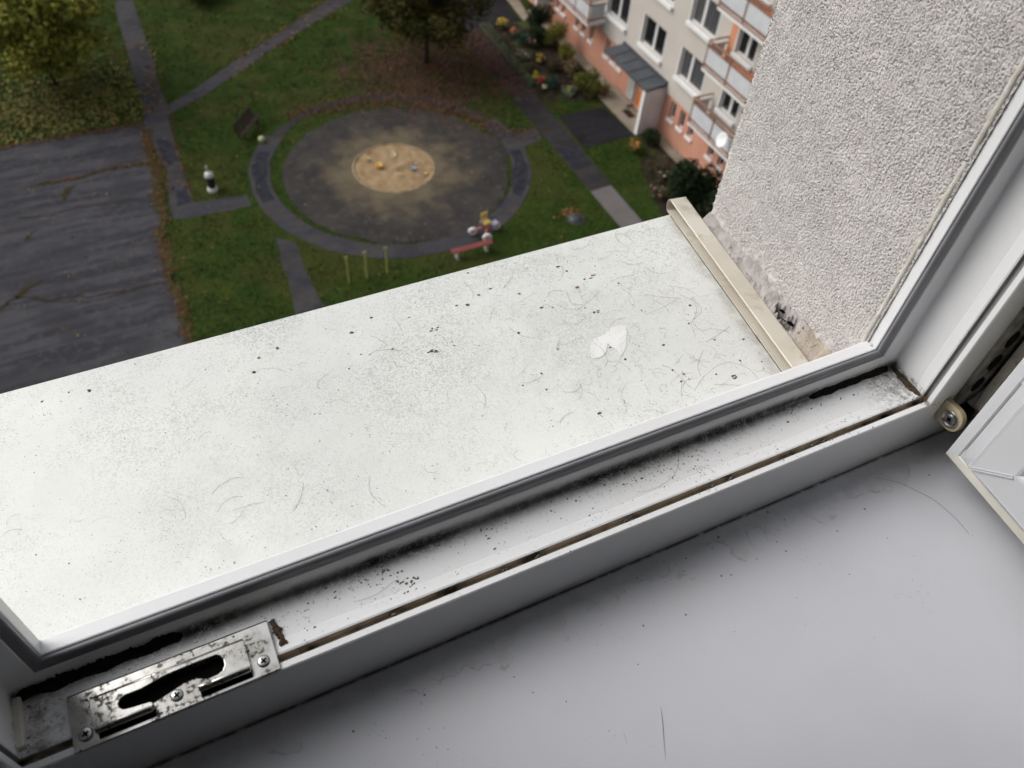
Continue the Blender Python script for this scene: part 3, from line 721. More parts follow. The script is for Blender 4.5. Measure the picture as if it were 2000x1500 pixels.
tag(mb.build('grit', M['fleck']), 'larger dark grey crumbs and fluff lying loose on the outer windowsill', 'dirt', kind='stuff')
# three tan seeds
def seed(px_, py_, ang, L_, lab):
    mb = MB(); mb.sphere((0, 0, .0007), 1, 8, sq=(L_, L_*.36, .0006)); 
    k = mb.v; c_, s_ = math.cos(ang), math.sin(ang); mb.v = [(px_+x*c_-y*s_, py_+x*s_+y*c_, zs(py_)+z) for x, y, z in k]
    return tag(mb.build('seed', mat('tan_seed', (.42, .22, .09), (.30, .15, .06), scale=900, rough=.6), smooth=True), lab, 'seed', 'seeds on the sill')
seed(.3365, .4735, .15, .0023, 'largest tan seed, lying between the white dried splash and the outer sill edge')
seed(.2813, .4856, -.1, .0015, 'smaller tan seed nearer the outer edge just left of the largest seed')
seed(.3715, .3420, -.6, .0013, 'small orange seed near the window frame at the right end of the sill')
seed(.0410, .4969, .3, .0014, 'small orange seed on the left half of the outer windowsill')
# dirt in the rebate and on the inner sill
def on_shelf(x, y): return LIP-.0232
def d2(x, y): return (.9 if y > .243 else .22)*(.3+max(0, mn.noise((x*16, y*40, 7)))*1.6)+(.8 if x > .485 or (-.015 < x < -.002) else 0)
V2, F2 = chips(2600, (-.150, .508), (.2225, .2568), on_shelf, .00015, .00062, d2)
tag(fast_mesh('dust_specks', V2, F2, M['fleck']), 'black grit lying in the rebate of the white window frame', 'dust', kind='stuff')
mb = MB()
gr_ = [(0.0632, 0.2485), (0.0640, .2480), (0.0625, .2478), (0.0676, 0.2438), (0.0694, 0.2388), (.0710, .2362), (0.0753, 0.2349), (.0770, .2342), (.0790, .2346), (0.0815, 0.2349), (.0825, .2358), (0.0518, 0.2472), (.0480, .2476), (0.0321, 0.2417), (0.0302, 0.2468), (0.0083, 0.2298), (0.011, 0.2428), (0.1347, 0.2514), (0.1395, 0.2501), (0.1371, 0.2348), (0.1071, 0.2272), (0.0223, 0.2514), (0.0716, 0.2284), (0.0844, 0.2268)]
for j in range(56):
    x, y = gr_[j % len(gr_)]; sp__ = .0004 if j < len(gr_) else .0026; x += random.gauss(0, sp__); y += random.gauss(0, sp__*.45)
    blob(mb, (x, y, LIP-.0234), random.uniform(.0004, .0011), random.uniform(.0003, .0008), .0005, n=7, jag=.6, seed=j)
for j in range(40):
    x = random.uniform(-.05, .5); y = random.uniform(.243, .2555)
    blob(mb, (x, y, LIP-.0234), random.uniform(.0005, .0013), random.uniform(.0004, .0009), .0006, n=7, jag=.6, seed=j+70)
for (x) in (.060, .138, .162, .232, .305, .322, .398, .41):
    blob(mb, (x, .2185, LIP-.0262), .0022, .0014, .0022, n=8, jag=.6, seed=x*50)
tag(mb.build('grit', M['fleck']), 'coarse black crumbs in the rebate and groove of the window frame', 'dirt', kind='stuff')
mb = MB()
for (x, y, L_, b_, a) in ((.25, .235, .06, 1.5, -.5), (.275, .243, .02, 2.5, 1.4), (.40, .242, .012, 4.5, -.6), (.30, .232, .018, -3.0, 1.0), (.495, .235, .022, -1.2, 2.8), (.12, .245, .010, 2.5, .4), (.04, .236, .03, .6, -.3)):
    mb.tube(curl(x, y, on_shelf, L_, b_, a, .05, 16, .0003), .00008, 4, cap=False)
def on_in(x, y): return -.5503
for (x, y, L_, b_, a) in ((.470, .196, .085, -1.15, -.55), (.075, .190, .012, 3.6, 4.6), (.255, .195, .014, 2.6, 4.9), (.47, .185, .016, 4.6, 4.2), (.172, .100, .008, 1.0, .8), (.20, .196, .011, 3.3, 4.5), (.36, .197, .018, 1.2, 3.4)):
    mb.tube(curl(x, y, on_in, L_, b_, a, .03, 20, .0006), .00010 if L_ > .05 else .00007, 5, cap=False)
mb.tube([(.2056, .111, -.5503), (.2010, .101, -.5502), (.1965, .093, -.5502), (.1912, .082, -.5503)], [.00004, .00016, .00012, .00004], 5, cap=False)  # scratch on the inner sill, drawn as a thin dark tube
tag(mb.build('loose_hair', M['hair']), 'long curved dark hairs on the frame and the inner windowsill, and one scratch on that sill', 'hair', kind='stuff')
V3, F3 = chips(80, (-.15, .60), (-.02, .205), on_in, .0002, .0005, lambda x, y: .15+max(0, (y-.05)*4))
tag(fast_mesh('dust_specks', V3, F3, M['fleck']), 'sparse dark specks on the pale grey inner windowsill', 'dust', kind='stuff')
# dry fibre tuft in the frame's corner
mb = MB()
for j in range(150):
    x = random.gauss(.5145, .0035); y = random.gauss(.2165, .0028)
    p = [(x, y, LIP-.022)]; a = random.uniform(0, 6.28); e = random.uniform(-.2, .9)
    for k in range(4):
        a += random.uniform(-.9, .9); q = p[-1]; p.append((q[0]+.0009*math.cos(a), q[1]+.0009*math.sin(a), max(LIP-.0228, q[2]+.0004*e+random.uniform(-.0002, .0003))))
    mb.tube(p, .00011, 4, cap=False)
tag(mb.build('fibre_tuft', mat('dry_fibre', (.30, .22, .13), (.12, .08, .05), scale=500, rough=.9)), 'dry brown fibre tuft caught where frame rail and jamb meet', 'tuft')

# ================================================================ GROUND
grass = bpy.data.materials.new('lawn'); grass.use_nodes = True; n = grass.node_tree; b = n.nodes['Principled BSDF']
b.inputs['Roughness'].default_value = .9; b.inputs['Specular IOR Level'].default_value = .04
P, sx = pos_node(n)
c = mixc(n, noise_fac(n, P, .9, .32, .68), (.016, .042, .006), (.036, .056, .0095))
c = mixc(n, noise_fac(n, P, 3.5, .40, .66), c, (.0151, .0291, .0076))
c = mixc(n, mul(n, noise_fac(n, P, .35, .45, .62), .6), c, (.0516, .0484, .0151))
c = mixc(n, mul(n, noise_fac(n, P, 14, .50, .66), .7), c, (.0623, .0753, .0193))
c = mixc(n, mul(n, noise_fac(n, P, 26, .54, .66), .7), c, (.014, .022, .007))
# bare leaf-brown soil round the far tree
dv = n.nodes.new('ShaderNodeVectorMath'); dv.operation = 'SUBTRACT'; dv.inputs[1].default_value = (16.0, 40.2, G); n.links.new(P, dv.inputs[0])
dm = n.nodes.new('ShaderNodeVectorMath'); dm.operation = 'MULTIPLY'; dm.inputs[1].default_value = (.21, .205, 0); n.links.new(dv.outputs[0], dm.inputs[0])
dl = n.nodes.new('ShaderNodeVectorMath'); dl.operation = 'LENGTH'; n.links.new(dm.outputs[0], dl.inputs[0])
nz = n.nodes.new('ShaderNodeTexNoise'); nz.inputs['Scale'].default_value = 1.1; nz.inputs['Detail'].default_value = 7; n.links.new(P, nz.inputs['Vector'])
ds = mul(n, dl.outputs['Value'], maprange(n, nz.outputs['Fac'], .3, .7, -.35, .35), 'ADD'); ds.node.use_clamp = False
c = mixc(n, mul(n, maprange(n, ds, 1.05, .65), .85), c, mixc(n, noise_fac(n, P, 7, .35, .65), (.0753, .0398, .0301), (.0366, .0247, .0172)))
n.links.new(c, b.inputs['Base Color'])
t = n.nodes.new('ShaderNodeTexNoise'); t.inputs['Scale'].default_value = 9; t.inputs['Detail'].default_value = 8; n.links.new(P, t.inputs['Vector'])
bp = n.nodes.new('ShaderNodeBump'); bp.inputs['Distance'].default_value = .12; n.links.new(t.outputs['Fac'], bp.inputs['Height']); n.links.new(bp.outputs[0], b.inputs['Normal'])
def asphalt(name, c1, c2, c3, patch=None):
    m, n, b = basemat(name, .9, .08); P, sx = pos_node(n)
    mp = n.nodes.new('ShaderNodeMapping'); mp.inputs['Scale'].default_value = (.22, 2.0, 1); n.links.new(P, mp.inputs[0])
    c = mixc(n, noise_fac(n, mp.outputs[0], 1.3, .42, .58), c1, c2)
    c = mixc(n, mul(n, noise_fac(n, P, 3.2, .48, .68), .7), c, c3)
    c = mixc(n, mul(n, noise_fac(n, P, 60, .42, .66), .25), c, (.085, .082, .08))
    c = mixc(n, mul(n, noise_fac(n, P, .5, .48, .62), .6), c, tuple(v*.62 for v in c1))
    n.links.new(c, b.inputs['Base Color'])
    t = n.nodes.new('ShaderNodeTexNoise'); t.inputs['Scale'].default_value = 40; n.links.new(P, t.inputs['Vector'])
    bp = n.nodes.new('ShaderNodeBump'); bp.inputs['Distance'].default_value = .01; n.links.new(t.outputs['Fac'], bp.inputs['Height']); n.links.new(bp.outputs[0], b.inputs['Normal'])
    return m
M['yard'] = asphalt('yard_asphalt', (.054, .053, .061), (.026, .027, .034), (.068, .063, .062))
M['path'] = asphalt('path_asphalt', (.038, .038, .046), (.052, .047, .047), (.030, .031, .039))
M['darkpath'] = asphalt('dark_asphalt', (.0151, .0140, .0172), (.0108, .0108, .0140), (.0215, .0193, .0215))
M['bpath'] = asphalt('leafy_asphalt', (.0323, .0291, .0301), (.0225, .0215, .0247), (.0452, .0366, .0344))
M['slab'] = mat('pale_concrete', (.1344, .1236, .1236), (.1129, .1021, .1021), scale=1.5, rough=.9)
M['paving'] = mat('beige_paving', (.2796, .2365, .1882), (.2150, .1828, .1452), scale=1.2, rough=.9, c3=(.1505, .1344, .1021), s3=.7, t3=.6)
M['soil'] = mat('garden_soil', (.0172, .0129, .0097), (.0387, .0291, .0225), scale=2.5, rough=1, bump=.05, bscale=8, c3=(.0484, .0645, .0215), s3=.8, t3=.60)
M['sand'] = mat('sand', (.3118, .2204, .1290), (.2312, .1613, .0914), scale=2.2, rough=.95, bump=.10, bscale=2.2, c3=(.19, .13, .07), s3=1.5, t3=.60)
# pad with a sandy halo
m, n, b = basemat('pad_asphalt', .9, .08); P, sx = pos_node(n)
c = mixc(n, noise_fac(n, P, .8, .35, .65), (.0430, .0398, .0376), (.0279, .0259, .0269))
c = mixc(n, mul(n, noise_fac(n, P, 2.6, .55, .70), .6), c, (.0914, .0753, .0602))
c = mixc(n, mul(n, noise_fac(n, P, 40, .45, .7), .4), c, (.07, .064, .058))
dv = n.nodes.new('ShaderNodeVectorMath'); dv.operation = 'DISTANCE'; dv.inputs[1].default_value = (11.05, 32.25, G+.012); n.links.new(P, dv.inputs[0])
nz = n.nodes.new('ShaderNodeTexNoise'); nz.inputs['Scale'].default_value = .9; nz.inputs['Detail'].default_value = 6; n.links.new(P, nz.inputs['Vector'])
ds = mul(n, dv.outputs['Value'], maprange(n, nz.outputs['Fac'], .3, .7, -.8, .8), 'ADD'); ds.node.use_clamp = False
c = mixc(n, mul(n, maprange(n, ds, 4.3, 1.5), .62), c, (.1667, .1344, .0806))
n.links.new(c, b.inputs['Base Color']); M['pad'] = m

gnd = MB().add([(-400, -.0, G), (400, 0, G), (400, 500, G), (-400, 500, G)], [(0, 1, 2, 3)]); struct(gnd.build('ground', grass))
def ragged(poly, amp=.05, seg=.35, seed=0):
    out = []
    n_ = len(poly)
    for i in range(n_):
        a = Vector(poly[i]); b2 = Vector(poly[(i+1) % n_]); L_ = (b2-a).length; k = max(1, int(L_/seg)); nn2 = Vector((-(b2-a)[1], (b2-a)[0]))/max(L_, 1e-6)
        for j in range(k):
            p = a.lerp(b2, j/k); w_ = amp*(mn.noise((p[0]*1.7, p[1]*1.7, seed))*1.3+mn.noise((p[0]*6, p[1]*6, seed+3))*.7); out.append(tuple(p+nn2*w_))
    return out
def sheet(name, poly, z, m, amp=.05, seed=0, top=True, kind='structure'):
    P = ragged(poly, amp, .3, seed) if amp else poly
    o = MB().add([(x, y, G+z) for x, y in P], [tuple(range(len(P)))]).build(name, m)
    if kind: o['kind'] = kind
    return o
path_main=[(1.38, 53.63), (1.16, 50.95), (1.11, 48.21), (0.99, 45.22), (0.92, 42.99), (0.79, 40.92), (0.64, 39.62), (0.76, 38.79), (0.8, 37.18), (0.87, 36.45), (0.96, 35.91), (0.71, 34.37), (0.5, 32.23), (0.83, 32.03), (1.87, 31.95), (3.92, 31.92), (3.99, 32.74), (2.55, 32.95), (1.61, 33.06), (1.64, 34.77), (1.71, 36.37), (1.73, 37.93), (1.86, 39.72), (2.11, 41.15), (2.02, 43.36), (2.21, 45.82), (2.22, 48.02), (2.28, 50.6), (2.35, 53.34)]
path_diag=[(2.17, 41.44), (3.8, 42.59), (6.14, 44.51), (8.62, 46.37), (11.06, 48.26), (13.23, 49.97), (14.71, 49.51), (13.68, 48.85), (10.89, 46.95), (8.02, 44.87), (5.79, 43.05), (3.54, 41.37), (2.07, 40.57)]
yard=[(-7.13, 40.45), (-5.83, 40.33), (-3.47, 40.25), (-1.02, 40.21), (0.66, 40.14), (0.42, 38.77), (0.39, 37.51), (0.5, 36.07), (0.16, 33.73), (0.19, 32.47), (-0.15, 31.84), (-0.23, 30.26), (-0.47, 28.56), (-0.2, 27.79), (-0.26, 25.91), (-0.27, 24.71), (-0.36, 22.47), (-0.48, 20.42), (-8.22, 21.74)]
path_small=[(4.36, 29.38), (4.17, 27.86), (4.11, 26.1), (3.86, 24.64), (3.55, 22.58), (4.98, 22.0), (5.03, 24.69), (4.98, 25.5), (4.98, 27.27), (5.09, 28.73)]
path_building=[(21.65, 48.82), (19.28, 39.65), (19.2, 36.17), (19.22, 33.39), (19.04, 32.21), (19.01, 29.76), (19.22, 27.68), (19.2, 27.38), (20.4, 27.46), (20.6, 29.05), (20.74, 30.64), (20.82, 33.75), (20.53, 36.65), (20.49, 38.66), (21.06, 42.45), (24.52, 47.95)]
path_join=[(17.05, 32.92), (17.74, 33.07), (19.11, 33.18), (19.09, 32.19), (18.03, 31.85), (16.99, 31.51)]
slab_pale=[(19.2, 27.38), (20.4, 27.46), (20.47, 24.85), (20.52, 22.97), (18.87, 23.22), (19.07, 24.82)]
dark_top=[(20.39, 49.21), (24.05, 47.35), (23.56, 45.27), (23.57, 43.76), (22.08, 44.3), (20.96, 43.72), (19.66, 44.2)]
entr=[(20.82, 33.75), (23.6, 33.68), (23.86, 30.79), (20.74, 30.64), (20.7, 31.13)]
kerb_far=[(23.93, 47.02), (23.69, 43.79), (24.29, 44.28), (24.69, 46.79)]
garden_a=[(20.96, 43.72), (20.69, 36.71), (20.69, 35.33), (23.88, 34.34), (24.77, 40.16), (25.49, 44.74), (24.29, 44.28), (23.57, 43.76), (22.08, 44.3)]
garden_b=[(23.92, 29.73), (23.91, 30.87), (25.15, 30.63), (24.79, 28.22), (24.6, 24.26), (24.16, 22.77), (21.56, 24.16), (22.54, 28.11)]
edging=[(21.04, 43.96), (21.28, 43.88), (21.05, 37.03), (20.64, 36.61)]
litter_a=[(12.08, 46.31), (15.22, 46.28), (19.53, 43.92), (20.53, 41.67), (20.23, 37.59), (19.05, 35.79), (16.12, 36.02), (13.23, 37.55), (11.61, 39.43), (11.13, 42.38)]
litter_path=[(11.71, 38.08), (9.7, 38.77), (7.45, 38.54), (6.18, 37.76), (6.32, 37.32), (8.33, 37.88), (11.03, 37.74)]
strip1=[(0.62, 39.63), (0.47, 37.48), (0.49, 35.74), (0.2, 33.59), (0.19, 32.24), (-0.14, 31.61), (-0.26, 29.85), (-0.37, 28.19), (-0.23, 26.84), (-0.32, 25.02), (-0.38, 23.03)]
path_r=[(2.07, 40.92), (1.78, 37.91), (1.71, 36.37), (1.64, 34.77), (1.61, 33.06)]
path_t=[(-5.84, 40.2), (-3.48, 40.16), (-1.04, 40.12), (0.64, 40.05)]
diag_t=[(6.17, 44.61), (8.65, 46.48), (11.1, 48.38), (13.23, 49.97)]
diag_b=[(5.76, 42.95), (7.99, 44.76), (10.85, 46.84), (13.64, 48.73)]
crack1=[(-4.62, 36.79), (-3.87, 36.72), (-3.12, 36.64), (-2.33, 36.73), (-1.54, 36.78), (-0.73, 36.82), (0.06, 36.75), (0.49, 36.51)]
crack2=[(-6.29, 29.55), (-5.43, 29.14), (-4.87, 28.73), (-4.49, 28.71), (-3.92, 28.67), (-3.3, 28.37), (-2.6, 28.35), (-1.89, 28.32), (-1.2, 28.35), (-0.32, 28.14)]
crack3=[(-7.08, 28.87), (-6.71, 28.97), (-6.32, 29.24), (-5.84, 29.62), (-5.46, 29.92), (-4.95, 30.05)]
crack4=[(-5.38, 32.88), (-5.17, 33.34), (-4.95, 33.51)]
crack5=[(-3.74, 35.06), (-3.46, 35.95), (-2.97, 36.09)]
crack6=[(-5.66, 34.64), (-5.07, 34.41), (-4.25, 34.29), (-3.17, 34.46), (-2.13, 34.27), (-0.83, 34.17), (0.15, 34.01)]
crack7=[(-5.58, 29.11), (-4.87, 28.67), (-3.41, 28.1)]
ring_top=[(18.95, 32.79), (17.36, 33.2), (16.5, 34.86), (15.41, 36.42), (12.93, 37.91), (11.23, 38.34), (9.1, 38.62), (7.41, 38.4)]

M['damp'] = mat('damp_asphalt_patch', (.016, .018, .026), (.030, .031, .038), scale=3, rough=.82)
sheet('yard', yard, .004, M['yard'], .05, 1)
sheet('path', path_main, .008, M['path'], .05, 2)
sheet('path', path_diag, .012, M['path'], .05, 3)
sheet('path', path_small, .008, M['path'], .05, 4)
sheet('path', [(19.25, 10), (19.25, 27.35), (19.2, 36), (19.3, 44.1), (20.4, 49), (24.4, 48), (21.0, 42.6), (20.65, 38), (20.6, 33), (20.5, 27.4), (20.5, 10)], .004, M['bpath'], .04, 5)
sheet('path', path_join, .014, M['path'], .05, 6)
sheet('pavement', [(19.3, 10), (19.24, 27.36), (20.44, 27.44), (20.48, 10)], .010, M['slab'], .01, 7)
sheet('road', dark_top+[(18.5, 50)], .016, M['darkpath'], .03, 8)
sheet('pavement', entr, .018, M['darkpath'], .0, 8)
sheet('flower_bed', garden_a, .006, M['soil'], .08, 10)
sheet('flower_bed', garden_b, .006, M['soil'], .10, 11)
def ring(name, c, r0, r1, z, m, a0=0, a1=360, amp=.05, n_=140, seed=0):
    P = []; F = []; full = a1-a0 >= 360
    for i in range(n_+1):
        a = math.radians(a0+(a1-a0)*i/n_)
        j = amp*mn.noise((math.cos(a)*5, math.sin(a)*5, seed)); k_ = amp*mn.noise((math.cos(a)*5, math.sin(a)*5, seed+4))
        P += [(c[0]+(r0+k_)*math.cos(a), c[1]+(r0+k_)*math.sin(a), G+z), (c[0]+(r1+j)*math.cos(a), c[1]+(r1+j)*math.sin(a), G+z)]
    F = [(2*i, 2*i+1, 2*i+3, 2*i+2) for i in range(n_)]
    o = MB().add(P, F).build(name, m); o['kind'] = 'structure'; return o
ring('path', (11.03, 32.6), 5.86, 6.79, .017, M['path'], 138, 378, .10)
for k_, pg in enumerate(([(.88, 38.6), (1.55, 38.3), (1.62, 36.5), (1.05, 36.2)], [(1.0, 34.2), (1.55, 34.1), (1.5, 33.1), (.9, 33.0)], [(19.3, 31.2), (20.4, 31.0), (20.4, 29.3), (19.4, 29.2)])):
    sheet('path', pg, .022, M['damp'], .10, 30+k_)
ring('path', (11.03, 32.6), 6.02, 6.6, .0215, M['damp'], 150, 186, .22, 40)
ring('path', (11.03, 32.6), 6.0, 6.6, .0215, M['damp'], 318, 352, .22, 40)
ring('path', (11.03, 32.6), 6.0, 6.45, .015, M['bpath'], 20, 138, .22)
pad = MB(); P = [(11.10, 32.15, G+.020)]; n_ = 160; F = []
for i in range(n_):
    a = 2*math.pi*i/n_; r_ = 5.42+.13*mn.noise((math.cos(a)*6, math.sin(a)*6, 1))
    if -.15 < math.sin(a) < .25 and math.cos(a) > 0: r_ += .35
    P.append((11.12+r_*math.cos(a), 32.15+r_*math.sin(a), G+.020))
pad.add(P, [(0, 1+i, 1+(i+1) % n_) for i in range(n_)]); struct(pad.build('play_area', M['pad']))
# sandpit: low heap with dimples inside a thin worn rim
mb = MB(); P = [(11.03, 32.42, G+.06)]; F = []; R_ = 16; n_ = 72
for r in range(1, R_+1):
    for i in range(n_):
        a = 2*math.pi*i/n_; rr_ = 1.92*r/R_*(1+.02*mn.noise((math.cos(a)*3, math.sin(a)*3, 2))); x = 11.03+rr_*math.cos(a); y = 32.42+rr_*math.sin(a)
        P.append((x, y, G+.024+.05*(1-(r/R_)**2)+.05*mn.noise((x*2.2, y*2.2, 0))*(1-(r/R_)**6)))
F = [(0, 1+i, 1+(i+1) % n_) for i in range(n_)]
for r in range(R_-1):
    for i in range(n_): F.append((1+r*n_+i, 1+(r+1)*n_+i, 1+(r+1)*n_+(i+1) % n_, 1+r*n_+(i+1) % n_))
sp_ = thing('sandpit', 'round sandpit with a worn pale rim in the middle of the asphalt circle', 'sandpit', (11.03, 32.42, G))
mb.add(P, F).build('sand', M['sand'], sp_, smooth=True)
mb = MB(); mb.lathe([(1.90, G+.021), (1.90, G+.055), (1.99, G+.050), (2.02, G+.021)], 72, (11.03, 32.42, 0)); mb.build('rim', mat('sandy_rim', (.2944, .2240, .1472), (.1664, .1344, .0896), scale=3, rough=.9), sp_, smooth=True)
# moss-filled cracks of the yard
moss = mat('moss_and_leaves', (.0307, .0307, .0115), (.0461, .0307, .0166), scale=4, rough=1, bump=.03)
def band(pts, w_, z, m, name='moss', seed=0):
    P = []; F = []; d_ = []
    for i in range(len(pts)-1):
        a = Vector(pts[i]); b2 = Vector(pts[i+1]); k = max(1, int((b2-a).length/.12))
        for j in range(k): d_.append(a.lerp(b2, j/k))
    d_.append(Vector(pts[-1]))
    for i, p in enumerate(d_):
        t = (d_[min(i+1, len(d_)-1)]-d_[max(i-1, 0)]).normalized(); nv = Vector((-t[1], t[0])); e = min(1, i/4+.2, (len(d_)-1-i)/4+.2)
        ww = w_*e*(.45+1.5*abs(mn.noise((p[0]*1.6, p[1]*1.6, seed)))+.7*mn.noise((p[0]*7, p[1]*7, seed))); off = .16*mn.noise((p[0]*2.3, p[1]*2.3, seed+7))+.07*mn.noise((p[0]*8, p[1]*8, seed+9))
        P += [tuple(p+nv*(off-ww))+(G+z,), tuple(p+nv*(off+ww))+(G+z,)]
    F = [(2*i, 2*i+1, 2*i+3, 2*i+2) for i in range(len(d_)-1)]
    return MB().add(P, F), m
for i, (c_, w_) in enumerate(((crack1, .12), (crack2, .05), (crack3, .08), (crack4, .09), (crack5, .16), (crack6, .035), (crack7, .035))):
    mb, m = band(c_, w_, .021, moss, seed=i); o = mb.build('moss_strip', m)
    tag(o, 'moss and dead leaves filling the cracks of the asphalt yard', 'moss', 'mossy cracks in the yard', 'stuff')
mb, m = band(strip1, .22, .023, mat('leafy_verge', (.0576, .0461, .0205), (.0410, .0512, .0179), scale=3, rough=1, bump=.05)); tag(mb.build('verge', m), 'brown mossy verge between the asphalt yard and the footpath', 'verge', kind='stuff')
# clipped low edging beside the garden
mb = MB(); r_ = np.random.default_rng(3)
ed = thing('edging_hedge', 'low grey-green edging hedge along the garden and footpath', 'hedge', (21.0, 40, G))
pts = []
for i in range(2600):
    t = random.random(); a = random.uniform(0, math.pi); x = 21.15+(20.85-21.15)*t+(.19+.13*(1-t))*math.cos(a)*random.uniform(.6, 1); pts.append((x, 43.9+(36.8-43.9)*t, G+.05+.30*math.sin(a)*random.uniform(.6, 1)))
V, F = sprinkle(pts, .06, .8); M['sage'] = mat('sage_leaves', (.1088, .1216, .0704), (.0704, .0870, .0486), scale=6, rough=.9)
fast_mesh('foliage', V, F, M['sage'], None, ed)
mb.box((20.72, 36.9, G), (21.0, 43.8, G+.18)); mb.build('stem', mat('twig_core', (.05, .045, .03), rough=1), ed)

# fallen leaves
M['leafA'] = mat('leaf_russet', (.1344, .0559, .0301), rough=.8); M['leafB'] = mat('leaf_brown', (.0753, .0408, .0259), rough=.8)
M['leafC'] = mat('leaf_ochre', (.2150, .1505, .0484), rough=.8); M['leafD'] = mat('leaf_olive', (.1129, .1236, .0376), rough=.8)
def along(pts, n, sig):
    pts = [Vector(p) for p in pts]; out = []
    L_ = [(pts[i+1]-pts[i]).length for i in range(len(pts)-1)]
    for _ in range(n):
        i = random.choices(range(len(L_)), L_)[0]; p = pts[i].lerp(pts[i+1], random.random())
        out.append((p[0]+random.gauss(0, sig), p[1]+random.gauss(0, sig), G+.03+random.random()*.03))
    return out
def leaves(name, lab, pts, size, mats, pr, z=None):
    V, F = sprinkle(pts, size, .45, .75); o = fast_mesh(name, V, F, mats, rng.choice(len(mats), len(F), p=pr))
    return tag(o, lab, 'leaves', kind='stuff')
p_ = along(strip1, 1500, .17)+along(path_r, 260, .09)+along(path_t, 600, .09)+along(crack1, 140, .14)+along([(0.3, 38.5), (0.9, 37.2), (.8, 34)], 220, .2)
leaves('fallen_leaves', 'russet leaves drifted along the asphalt yard and footpath edges', p_, .045, [M['leafA'], M['leafB'], M['leafC']], [.45, .50, .05])
p_ = along(diag_t, 260, .22)+along(diag_b, 150, .22)+along([(2.2, 48), (1.9, 44), (1.2, 41), (1.0, 43)], 260, .3)
leaves('fallen_leaves', 'orange leaves drifted along the diagonal footpath across the lawn', p_, .06, [M['leafA'], M['leafC'], M['leafB']], [.45, .30, .25])
p_ = [(16+random.gauss(0, 2.7), 40.2+random.gauss(0, 2.5), G+.03) for _ in range(7000)]+along(ring_top, 1500, .36)+along([(20, 43.5), (19.9, 40), (19.9, 36)], 1300, .4)
leaves('fallen_leaves', 'reddish brown leaf litter under the tree by the building', p_, .055, [M['leafA'], M['leafB'], mat('leaf_mauve', (.0914, .0591, .0538), rough=.9)], [.28, .42, .30])
p_ = []
while len(p_) < 4200:
    x, y = -2.6+random.gauss(0, 2.6), 43.2+random.gauss(0, 1.9)
    if y > 40.35 and x < .9: p_.append((x, y, G+.04+random.random()*.05))
leaves('fallen_leaves', 'yellow-green leaves lying under the young tree by the yard', p_, .085, [M['leafC'], M['leafD'], M['leafB']], [.16, .72, .12])
p_ = [(random.uniform(-6, 19), random.uniform(20, 52), G+.03) for _ in range(900)]
leaves('fallen_leaves', 'single ochre leaves scattered over lawn and paths', p_, .05, [M['leafC'], M['leafD'], M['leafA']], [.4, .3, .3])
# grass tufts over the lawns (uncountable)
M['tuftA'] = mat('grass_blades', (.0301, .0538, .0118), (.0591, .0731, .0183), scale=.6, rough=.9)
pp_ = []
def inside(x, y, poly):
    c_ = False; j = len(poly)-1
    for i in range(len(poly)):
        xi, yi = poly[i]; xj, yj = poly[j]
        if (yi > y) != (yj > y) and x < (xj-xi)*(y-yi)/(yj-yi)+xi: c_ = not c_
        j = i
    return c_
while len(pp_) < 42000:
    x = random.uniform(-6, 24); y = random.uniform(20, 56)
    if inside(x, y, yard) or inside(x, y, path_main) or inside(x, y, path_diag) or inside(x, y, path_small) or inside(x, y, path_join): continue
    if 19.1 < x and not (20.6 < x < 23.8 and (27 < y < 30.7 or 33.8 < y < 36)): continue
    d_ = math.hypot(x-11.03, y-32.5)
    if d_ < 6.9 and not (5.48 < d_ < 5.82): continue
    if mn.noise((x*.9, y*.9, 3)) < random.uniform(-.5, .3): continue
    pp_.append((x, y, G+.03))
V, F = sprinkle(pp_, .065, 1.2, .35)
tag(fast_mesh('grass_tufts', V, F, M['tuftA']), 'short rough lawn grass between the paths', 'grass', kind='stuff')
# ================================================================ TREES AND SHRUBS
M['bark'] = mat('bark', (.055, .042, .032), (.030, .024, .020), scale=9, rough=.95, bump=.02, bscale=20)
M['fyg'] = mat('yellow_green_leaves', (.2275, .2275, .0423), (.1382, .1625, .0325), scale=.9, rough=.8, c3=(.3413, .3087, .0731), s3=2.2, t3=.6)
M['fdk'] = mat('dark_sparse_leaves', (.0250, .0275, .0088), (.0562, .0500, .0150), scale=1.1, rough=.85, c3=(.1187, .0875, .0250), s3=2.4, t3=.64)
M['fev'] = mat('evergreen_leaves', (.0139, .0232, .0109), (.0232, .0348, .0139), scale=2, rough=.8)
def crown_pts(c, R, n, clumps, cr, low=-1):
    cc = []
    while len(cc) < clumps:
        v = Vector([random.gauss(0, 1) for _ in range(3)]).normalized()*(random.random()**.4)
        if v[2] < low: continue
        cc.append(Vector((c[0]+v[0]*R[0], c[1]+v[1]*R[1], c[2]+v[2]*R[2])))
    P = []
    for _ in range(n):
        k = random.choice(cc); v = Vector([random.gauss(0, 1) for _ in range(3)]).normalized()*random.random()**.6*cr
        P.append((k[0]+v[0], k[1]+v[1], k[2]+v[2]*.7))
    return P, cc
